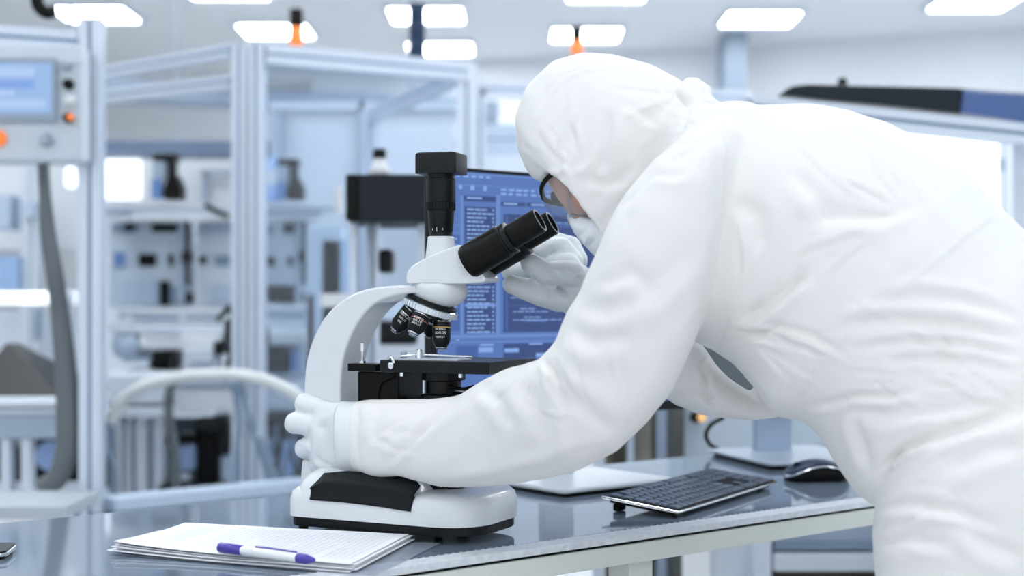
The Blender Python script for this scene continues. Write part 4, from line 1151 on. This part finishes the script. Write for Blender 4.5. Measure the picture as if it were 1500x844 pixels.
# equipment in the left bay
def shelf(name, label, x0, x1, y0, y1, Y, dep, extra=()):
    t = T0(name, label, 'shelf'); part(t, 'beam', 'white2', x0, y0, x1, y1, Y, .08, .004)
    part(t, 'lip', 'white', x0, y0-3, x1, y0+2, Y-.01, dep); part(t, 'lower_lip', 'white', x0, y1-3, x1, y1+3, Y-.01, .09)
    for e in extra: part(t, e[0], e[1], *e[2])
    return t
m_cab = mat('pale instrument housing', (.52,.60,.69), .5)
m_band = mat('slate grey duct paint', (.11,.16,.25), .5)
shelf('upper_shelf', 'white upper shelf inside the enclosure, left of its corner post', 152, 345, 302, 320, 5.9, .5, [('dark_window','grey',(155,306,190,313,5.88,.01))])
shelf('upper_shelf', 'white upper shelf inside the enclosure, right of its corner post', 384, 492, 302, 318, 5.9, .5, [('dark_window','bgrey',(386,310,470,314,5.88,.01))])
shelf('middle_shelf', 'white middle shelf inside the enclosure, left of its corner post', 172, 345, 456, 468, 5.7, .6, [('dark_slot','bgrey',(194,463,262,469,5.66,.01)),('dark_slot','bgrey',(272,463,318,468,5.66,.01))])
shelf('middle_shelf', 'white middle shelf inside the enclosure, right of its corner post', 384, 482, 452, 466, 5.7, .6, [('dark_slot','bgrey',(386,460,470,466,5.66,.01))])
def instrument(label, x0, x1, y0, y1, Y, wins, group='instrument racks in the enclosure', m=None):
    t = thing('instrument_rack', label, 'instrument', (0,0,0), 0, group)
    part(t, 'housing', m or m_cab, x0, y0, x1, y1, Y, .35, .004)
    for nm, mm_, xa, ya, xb, yb in wins: part(t, nm, mm_, xa, ya, xb, yb, Y-.012, .02)
    return t
instrument('pale instrument with dark display windows below the upper left shelf', 160, 262, 322, 450, 6.1,
  [('top_vent','bgrey',164,328,200,340),('top_vent','dark',222,328,262,340),('top_vent','greyblue',180,329,196,339),('display','black',203,372,228,390),('display','black',247,372,253,390),('blue_lamp','blue',166,370,182,390),('blue_lamp','white',158,374,166,388),('louver','greyblue',178,412,230,448),('dark_bay','black',234,412,248,448),('dark_bay','bgrey',249,420,260,446)])
instrument('pale instrument with a small blue display beside the enclosure post', 290, 345, 322, 450, 6.1,
  [('top_vent','greyblue',296,328,342,342),('display','bgrey',315,374,336,390),('display','dark',292,376,302,386),('louver','greyblue',310,416,344,446)], m=M['white2'])
instrument('pale instrument with two black displays right of the enclosure post', 384, 446, 320, 446, 6.1,
  [('top_vent','bgrey',386,330,400,342),('top_vent','dark',416,328,436,342),('display','black',386,376,402,390),('display','black',421,376,428,390),('dark_bay','dark',386,418,432,444),('louver','greyblue',390,430,404,446)])
for i, (x, lab) in enumerate(((274, 'dark vertical spindle between the two left instruments'), (446, 'dark vertical spindle at the right end of the right instrument'))):
    t = thing('spindle', lab, 'machine part', (0,0,0), 0, 'spindles in the enclosure')
    part(t, 'column', 'grey', x-14, 322, x-5, 446, 6.0, .05); obj('rod', cyl(nb(), W(x,325,5.95), W(x,418,5.95), .010), M['dark'], t)
    obj('carriage', px_box(nb(), x-9, 368, x+5, 384, 5.94, .05), M['dark'], t, bevel=.004); obj('foot', px_box(nb(), x-4, 428, x+7, 444, 5.94, .05), M['dark'], t, bevel=.006)
# wall band and hanging rails behind
t = T0('duct', 'slate blue duct running behind the enclosure', 'duct'); part(t, 'duct_body', m_band, 60, 206, 760, 226, 8.0, .3); part(t, 'bracket', 'grey', 250, 200, 262, 206, 8.0, .1)
t = T0('cable_tray', 'grey overhead cable tray behind the enclosure', 'cable tray')
for x in (-2.0, -.6): obj('hanger', cyl(nb(), (x, 8.5, 2.35), (x, 8.5, CH-.001), .008, n=8), M['grey'], t)
a, b = W(145,127,8.4), W(705,160,8.4)
bm = nb(); box(bm, (a+b)/2+Vector((0,.15,.0)), ((b-a).length+.2, .3, .11), Matrix.Rotation(-math.atan2((b-a).z, (b-a).x), 3, 'Y')); obj('tray', bm, mat('tray steel', (.30,.38,.49), .5), t)
bm = nb(); box(bm, W(325,125,8.2), (.30,.1,.06)); box(bm, W(420,127,8.2), (.3,.1,.05)); obj('junction_box', bm, mat('brownish grey', (.22,.24,.25), .5), t)
# rear glass partition with blue tint and its far cabinets
t = T0('partition', 'blue grey glazed partition behind the right half of the enclosure', 'partition')
part(t, 'panel', mat('blue grey panel', (.60,.66,.74), .25), 396, 150, 530, 700, 7.2, .04); part(t, 'panel', mat('blue grey panel lighter', (.66,.71,.78), .25), 532, 165, 668, 700, 7.2, .04)
part(t, 'mullion', 'grey', 526, 150, 534, 700, 7.15, .1); part(t, 'mullion', 'grey', 400, 165, 412, 280, 7.1, .1); part(t, 'head_rail', 'white2', 396, 150, 670, 160, 7.15, .1)
# robot heads on the shelf
def robot(label, x, Y, s=1.0):
    t = thing('camera_head', label, 'machine camera', (0,0,0), 0, 'black camera heads on the upper shelf')
    def q(name, m, x0, y0, x1, y1, dy=0, dep=.08, bv=.006): obj(name, px_box(nb(), x+x0*s, 292+(y0-292)*s, x+x1*s, 292+(y1-292)*s, Y+dy, dep), M[m], t, bevel=bv)
    q('cap', 'dark', -22, 224, 14, 236); q('bracket', 'grey', -22, 236, -4, 262); q('neck', 'dark', 0, 236, 12, 262, 0, .05); q('lamp_block', 'blue', -24, 262, -9, 291, 0, .05)
    bm = nb(); a, b = W(x-6*s,292,Y), W(x+20*s,292,Y); c, d = W(x+1*s,292-36*s,Y), W(x+13*s,292-36*s,Y)
    prism(bm, [(a.x,a.z),(b.x,b.z),(d.x+.02,(d.z+b.z)/2),(d.x,d.z),(c.x,c.z),(a.x,(c.z+a.z)/2)], Y, Y+.1); obj('body', bm, M['black'], t, bevel=.005)
robot('black machine camera head on the upper shelf left of the enclosure post', 245, 5.85)
robot('black machine camera head on the upper shelf right of the enclosure post', 425, 5.85, .88)
t = T0('blue_bottle', 'pale blue canister beside the right machine camera head', 'canister'); obj('canister_body', lathe(nb(), [(.04,0),(.045,.02),(.045,.14),(.02,.17),(.02,.19)], W(402,296,5.9), (0,0,1), 24), mat('pale blue plastic', (.35,.52,.85), .3), t, smooth=50); obj('band', lathe(nb(), [(.046,.07),(.046,.13)], W(402,296,5.9), (0,0,1), 24), M['white'], t)
t = T0('window_partition', 'white partition with a bright window far behind the left bay', 'partition'); part(t, 'lower_panel', 'white2', 150, 297, 345, 720, 8.6, .05)
part(t, 'pane', 'bright', 150, 228, 205, 292, 8.6, .03); part(t, 'pane', 'white', 208, 232, 345, 296, 8.62, .03); part(t, 'frame', 'grey', 296, 250, 345, 257, 8.55, .03); part(t, 'frame', 'grey', 296, 250, 304, 296, 8.55, .03)
# lower left bay: sloped chute, boxes, posts, dark drives
def free(name, label, cat, bm, m, **k): return tag(obj(name, bm, m, **k), label, cat)
t = T0('assembly_station', 'white slanted assembly station below the middle left shelf', 'machine')
part(t, 'desk', 'white2', 160, 476, 345, 488, 5.6, .5); part(t, 'tray', 'white', 205, 490, 322, 512, 5.5, .4, .01); part(t, 'label_strip', 'greyblue', 212, 482, 262, 487, 5.48, .02)
part(t, 'drum', 'greyblue', 160, 486, 208, 526, 5.6, .3, .04); part(t, 'cover', 'dark', 214, 514, 258, 542, 5.55, .2, .03); part(t, 'side_unit', 'dark', 312, 500, 328, 520, 5.4, .1, .01)
part(t, 'small_box', 'white2', 268, 512, 312, 546, 5.4, .2, .008); part(t, 'vents', 'grey', 278, 530, 306, 535, 5.38, .02)
t = T0('white_box', 'long white housing under the white hose', 'machine housing')
part(t, 'housing', 'white', 256, 568, 345, 606, 5.3, .4, .01); part(t, 'lid', 'grey', 256, 562, 345, 567, 5.29, .41); part(t, 'housing', 'white2', 152, 545, 250, 598, 5.4, .4, .02); part(t, 'dark_gap', 'dark', 186, 594, 248, 601, 5.38, .02)
t = T0('post_row', 'row of white posts left of the dark drive unit', 'posts')
for x0, x1, m_ in ((168,180,'white2'),(184,192,'white2'),(199,215,'white2'),(222,228,'grey'),(228,238,'white2'),(160,166,'grey')): part(t, 'post', m_, x0, 604, x1, 728, 5.25, .06)
part(t, 'crossbar', 'white2', 164, 600, 240, 612, 5.22, .1); part(t, 'blue_back', mat('soft blue panel', (.30,.42,.62), .5), 170, 612, 222, 722, 5.4, .03)
t = T0('drive_unit', 'black drive unit with blue highlights in the lower left bay', 'motor')
part(t, 'block', 'black', 286, 622, 318, 714, 5.35, .25, .01); part(t, 'top_unit', 'dark', 284, 612, 332, 638, 5.3, .2, .02); part(t, 'blue_cover', mat('light blue cover', (.38,.52,.78), .35), 262, 652, 284, 690, 5.3, .1, .01)
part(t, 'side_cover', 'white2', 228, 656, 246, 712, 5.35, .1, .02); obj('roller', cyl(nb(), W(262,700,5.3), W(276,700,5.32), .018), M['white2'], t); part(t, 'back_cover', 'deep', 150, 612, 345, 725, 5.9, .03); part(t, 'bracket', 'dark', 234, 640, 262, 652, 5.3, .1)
part(t, 'side_plate', 'greyblue', 322, 650, 340, 712, 5.3, .1, .02)
cbm = nb(); tube(cbm, [W(254,560,5.2), W(247,580,5.2), W(249,620,5.2), W(256,660,5.2), W(258,715,5.2)], .018, 10); free('cable_hose', 'grey hose hanging in the middle of the left bay', 'hose', cbm, M['hose'], smooth=80)
cbm = nb(); tube(cbm, [W(162,620,5.0), W(178,590,5.0), W(210,566,4.95), W(262,553,4.9), W(330,549,4.85), W(375,554,4.8), W(410,566,4.8), W(440,586,4.8), W(470,640,4.85)], .022, 12)
free('white_hose', 'pale translucent hose arching past the enclosure post towards the gloved hand', 'hose', cbm, M['hose2'], smooth=80)
for i, pts in enumerate(([(160,625),(158,660),(168,700)], [(342,560),(350,620),(345,700)], [(352,560),(372,640),(392,710)], [(300,300),(320,312),(335,318)], [(333,468),(330,500),(318,520)], [(386,470),(392,500),(388,540)], [(380,640),(400,690),(405,722)], [(318,470),(338,452),(340,500),(330,560)])):
    if i in (0,1,2,6): pts = pts+[(pts[-1][0]+4, 905)]
    cbm = nb(); tube(cbm, [W(x, y, (4.86,4.9,4.8,5.86,5.3,5.3,4.72,5.1)[i]) for x, y in pts], .010, 8)
    if i == 3: obj('cable', cbm, M['black'], [o for o in C.objects if o.name == 'camera_head'][0], smooth=80); continue
    free('cable', ['grey cable at the far left of the left bay', 'grey cable dropping just left of the corner post', 'grey cable crossing the foot of the corner post', 'short black cable on the upper left shelf', 'black cable under the middle left shelf', 'black cable right of the corner post', 'pale cable at the foot of the corner post', 'looped black cable beside the corner post'][i], 'cable', cbm, M['bgrey'] if i in (0,1,2,6) else M['black'], smooth=80)
# lower right bay
t = T0('assembly_station', 'cluttered assembly station right of the enclosure corner post', 'machine')
part(t, 'desk', 'white2', 384, 474, 470, 486, 5.6, .4); part(t, 'panel', 'white', 386, 486, 446, 504, 5.5, .3, .01); part(t, 'dark_cover', 'dark', 384, 508, 424, 548, 5.6, .25, .02); part(t, 'blue_cover', 'blue', 425, 515, 436, 545, 5.55, .1, .01)
part(t, 'plate', 'white2', 384, 560, 440, 604, 5.5, .4, .02); part(t, 'block', 'black', 386, 606, 428, 642, 5.5, .2, .01); part(t, 'blue_roll', mat('pale blue roll', (.28,.42,.70), .4), 410, 646, 432, 700, 5.4, .1, .03)
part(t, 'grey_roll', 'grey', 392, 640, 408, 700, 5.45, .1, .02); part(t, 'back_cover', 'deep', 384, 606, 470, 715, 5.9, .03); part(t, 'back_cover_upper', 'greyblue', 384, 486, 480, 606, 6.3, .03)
part(t, 'drive', 'dark', 530, 470, 612, 506, 4.4, .3, .02); part(t, 'drive_shelf', 'white2', 524, 506, 640, 540, 4.35, .4)
part(t, 'side_cover', 'dark', 430, 640, 470, 700, 5.6, .2, .02)

# black display box behind the trinocular tube
t = T0('display_box', 'large black box shaped display on metal posts behind the microscope camera', 'display')
part(t, 'box_body', mat('black textured box', (.012,.017,.022), .5, spec=.2), 522, 255, 660, 325, 3.6, .35, .006); part(t, 'side_frame', 'black', 506, 255, 524, 324, 3.59, .3, .006)
for x0, x1 in ((512,522),(536,546),(549,553),(612,622)): part(t, 'post', 'alu' if x0 != 536 else 'grey', x0, 325, x1, 640, 3.7, .06)
part(t, 'bracket', 'dark', 555, 365, 575, 400, 3.75, .1, .01)
part(t, 'backplate', mat('pale blue plate', (.48,.58,.72), .4), 560, 330, 612, 420, 4.3, .03); part(t, 'lower_plate', 'white', 470, 430, 560, 450, 4.4, .2)
t = T0('beacon', 'small white beacon with black cap on the black display box', 'beacon')
obj('beacon_body', lathe(nb(), [(.028,0),(.028,.014),(.018,.022),(.016,.040)], W(556,255,3.75), (0,0,1), 20), M['white'], t, smooth=50)
obj('cap', lathe(nb(), [(.014,.04),(.018,.042),(.018,.062),(.015,.066)], W(556,255,3.75), (0,0,1), 20), M['black'], t, smooth=50)
lb = W(497,312,4.2); free('lit_tube', 'short glowing white tube left of the black display box', 'lamp', cyl(nb(), lb, lb+Vector((0,0,.08)), .011), M['white'])
t = T0('tall_cabinet', 'pale blue tall cabinets left of the black display box', 'cabinet')
for x0, x1, y0, m_ in ((448,500,330,'white2'),(470,506,350,'greyblue'),(446,462,430,'white')): part(t, 'panel', m_, x0, y0, x1, 640, 5.2, .2, .006)

# signal lamps
def signal(label, x, y0, y1, Y, cols, r):
    t = thing('signal_lamp', label, 'signal lamp', (0,0,0), 0, 'signal lamps')
    seg_ = (y1-y0)/len(cols)
    for i, c_ in enumerate(cols):
        a, b = W(x, y1-i*seg_, Y), W(x, y1-(i+1)*seg_, Y)
        obj('lens' if c_ == 'orange' else 'body', lathe(nb(), [(r*.95,0),(r,.003),(r,(b-a).length-.003),(r*.95,(b-a).length)], a, (0,0,1), 20), M[c_], t, smooth=40)
signal('signal lamp with orange lens and black top on the enclosure rail', 434, 14, 66, 5.1, ['orange','black'], .024)
signal('tall dark blue signal pole behind the enclosure', 611, 6, 84, 5.35, ['navy','navy','navy'], .030)
signal('signal lamp with small orange lens just left of the hood', 845, 40, 80, 6.0, ['orange','black'], .024)
obj('pole', cyl(nb(), W(845,80,6.0), W(845,131,6.0), .008, n=10), M['grey'], [o for o in C.objects if o.name.startswith('signal_lamp')][-1])

# right side ---------------------------------------------------------------
t = T0('profile_stand', 'aluminium frame rail behind the hood knot with white back panels', 'machine frame')
Yr = 6.0
bars(t, 'rail', [(W(700,130,Yr), W(1100,145,Yr))], .06); bars(t, 'post', [(W(703,130,Yr), Vector((W(703,130,Yr).x, Yr, .02)))], .05)
bars(t, 'post', [(W(1106,143,Yr), Vector((W(1106,143,Yr).x, Yr, .02)))], .09)
bars(t, 'rail', [(W(700,205,7.5), W(1100,200,7.5))], .16, .05, M['greyblue'])
part(t, 'back_panel', 'white2', 705, 215, 1100, 560, 8.0, .03)
t = T0('light_cabinet', 'white backlit cabinet frame behind the bent back', 'cabinet')
Yb = 4.2
a, b = W(1108,142,Yb+.4), W(1520,184,Yb-.25)
bars(t, 'top_rail', [(W(1100,156,3.82), W(1560,204,3.82))], .055)
part(t, 'post', 'alu', 1484, 178, 1506, 640, Yb-.2, .06); part(t, 'inner_post', 'white2', 1470, 190, 1476, 640, Yb+.1, .04); part(t, 'latch', 'grey', 1470, 232, 1486, 250, Yb-.1, .04)
bm = nb(); c_, d_ = W(1110,160,Yb+.5), W(1600,160,Yb+.1)
obj('lit_panel', px_box(nb(), 1100, 165, 1640, 700, Yb+.5, .03), M['bright'], t)
t = T0('extraction_hood', 'long dark blue machine cover with rounded end above the bent back', 'machine cover')
pts = [(1146,139),(1150,131),(1163,125),(1185,123),(1400,128),(1560,140),(1560,188),(1500,180),(1400,166),(1300,155),(1200,146)]
Ye = 3.9
bm = nb(); prism(bm, [(W(x,y,Ye).x, W(x,y,Ye).z) for x, y in pts], Ye, Ye+.10); obj('cover', bm, mat('dark slate cover', (.012,.018,.026), .45, spec=.2), t, bevel=.012, seg=3)
bm = nb(); prism(bm, [(W(x,y,Ye-.01).x, W(x,y,Ye-.01).z) for x, y in [(1412,131),(1560,142),(1560,187),(1500,179),(1408,166)]], Ye-.012, Ye+.09); obj('blue_panel', bm, mat('blue cover panel', (.06,.12,.30), .3), t, bevel=.006)
obj('knob', lathe(nb(), [(.014,0),(.014,.012),(.010,.02)], W(1234,125,Ye+.1), (0,0,1), 16), M['dark'], t)

# below the arm and bench: cabinets, strips, base frames -------------------
t = T0('strip_curtain', 'brown and grey vertical strips seen under the raised arm', 'curtain')
for i, (x0, x1, m_) in enumerate(((868,884,'white2'),(886,896,'brown'),(896,919,'black'),(919,928,'white2'),(928,954,'brown'),(954,962,'brown'),(962,976,'grey'),(976,1002,'brown'))):
    obj('strip', px_box(nb(), x0, 560, x1+.5, 860, 3.9+.02*(i % 3), .02), mat('curtain strip %d' % i, [(.5,.57,.64),(.12,.115,.09),(.035,.032,.022),(.42,.50,.60),(.22,.22,.19),(.15,.14,.12),(.26,.33,.42),(.105,.11,.105)][i], .6, vary=(9, [(.45,.5,.6),(.08,.08,.06),(.05,.045,.03),(.4,.48,.58),(.15,.15,.13),(.10,.10,.09),(.22,.28,.38),(.06,.065,.065)][i])), t)
wc = T0('electrical_cabinet', 'pale cabinet with an orange lamp button behind the second monitor', 'cabinet')
m_wc = mat('pale blue cabinet', (.50,.59,.68), .45)
part(wc, 'cabinet_body', m_wc, 1001, 470, 1110, 800, 4.0, .4, .006); part(wc, 'door', m_wc, 1112, 470, 1455, 800, 4.02, .4, .006)
p = W(1018,611,3.98); obj('button_base', lathe(nb(), [(.016,0),(.016,.02)], p, (0,-1,0), 20), M['black'], wc); obj('button_lamp', lathe(nb(), [(.012,0),(.012,.018),(.006,.022)], W(1027,611,3.97), (0,-1,0), 20), M['amber'], wc, smooth=40)
part(wc, 'lower_door', 'bgrey', 1001, 800, 1455, 1050, 4.05, .4)
ld = T0('support_console', 'grey blue machine base with white rails under the right end of the bench', 'machine base')
part(ld, 'panel', mat('soft grey blue', (.36,.44,.56), .4), 1122, 745, 1420, 800, 3.47, .2); part(ld, 'rail', 'bgrey', 1134, 796, 1420, 806, 3.45, .2); part(ld, 'rail', 'white2', 1134, 812, 1420, 838, 3.43, .2, .005)
part(ld, 'plinth', mat('dark brown plinth', (.05,.04,.035), .5), 1134, 842, 1420, 900, 3.45, .2); part(ld, 'upright', 'alu', 1104, 760, 1130, 1200, 3.44, .1); part(ld, 'side', 'white2', 1040, 780, 1102, 1200, 3.50, .2)
part(ld, 'notice', 'paper', 1000, 790, 1040, 850, 3.48, .01); part(ld, 'foot_bracket', 'dark', 1166, 764, 1190, 772, 3.45, .02)
# white rails on the floor in front of the machines at the left
fr_ = T0('rail_guard', 'white low rail in front of the left machines', 'rail')
part(fr_, 'slab', mat('pale grey slab', (.40,.46,.50), .5), -60, 742, 95, 762, 3.6, .3, .004)
a, b = W(158,744,4.02), W(450,704,4.45); an = math.atan2((b-a).y, (b-a).x); Lb = math.hypot((b-a).x, (b-a).y); mm_ = Vector(((a.x+b.x)/2, (a.y+b.y)/2, 0))
bm = nb(); box(bm, mm_+Vector((0,0,.545)), (Lb, .10, .035), Matrix.Rotation(an, 3, 'Z')); obj('slab', bm, M['greyblue'], fr_, bevel=.004)
bm = nb(); box(bm, mm_+Vector((0,.01,.508)), (Lb, .10, .04), Matrix.Rotation(an, 3, 'Z')); obj('shadow_rail', bm, M['bgrey'], fr_)
bm = nb(); box(bm, mm_+Vector((0,.02,.25)), (Lb, .08, .49), Matrix.Rotation(an, 3, 'Z')); obj('front_panel', bm, M['greyblue'], fr_)
for x in (108,135,163,190): part(fr_, 'gap', 'bgrey', x, 752, x+6, 772, 3.90, .02)

t = T0('valve_block', 'dark valve block with small white fittings low in the left bay', 'machine part')
part(t, 'block', 'black', 262, 636, 284, 650, 5.28, .1, .004); part(t, 'block', 'dark', 318, 640, 336, 668, 5.28, .1, .01); part(t, 'fitting', 'white2', 300, 604, 312, 611, 5.2, .05, .004); part(t, 'base', 'dark', 232, 712, 330, 722, 5.2, .2)
t = T0('gearbox', 'dark gearbox at the foot of the left frame post', 'machine part')
part(t, 'housing', 'black', 104, 560, 117, 735, 5.0, .2, .004); part(t, 'flange', 'dark', 40, 735, 118, 741, 4.98, .25); part(t, 'cover', 'dark', 84, 648, 104, 700, 5.0, .1, .01)
t = T0('cable_tangle', 'dark cables and clamps beside the corner post, under the white hose', 'machine part')
for k in range(6):
    cbm = nb(); x = 390+k*8; tube(cbm, [W(x,620,5.2), W(x+6*math.sin(k*2),650,5.2), W(x+10*math.cos(k),690,5.2), W(x+4,716,5.2)], .008, 8); obj('cable', cbm, M['black' if k % 2 else 'bgrey'], t, smooth=80)
part(t, 'clamp', 'black', 388, 612, 436, 622, 5.18, .06, .006)
t = T0('gripper', 'dark gripper unit on the desk of the left assembly station', 'machine part')
part(t, 'head', 'black', 222, 516, 252, 530, 5.5, .05, .008); part(t, 'finger', 'black', 228, 530, 234, 545, 5.5, .04); part(t, 'finger', 'black', 242, 530, 248, 545, 5.5, .04); part(t, 'arm', 'bgrey', 178, 522, 222, 530, 5.5, .05, .004)
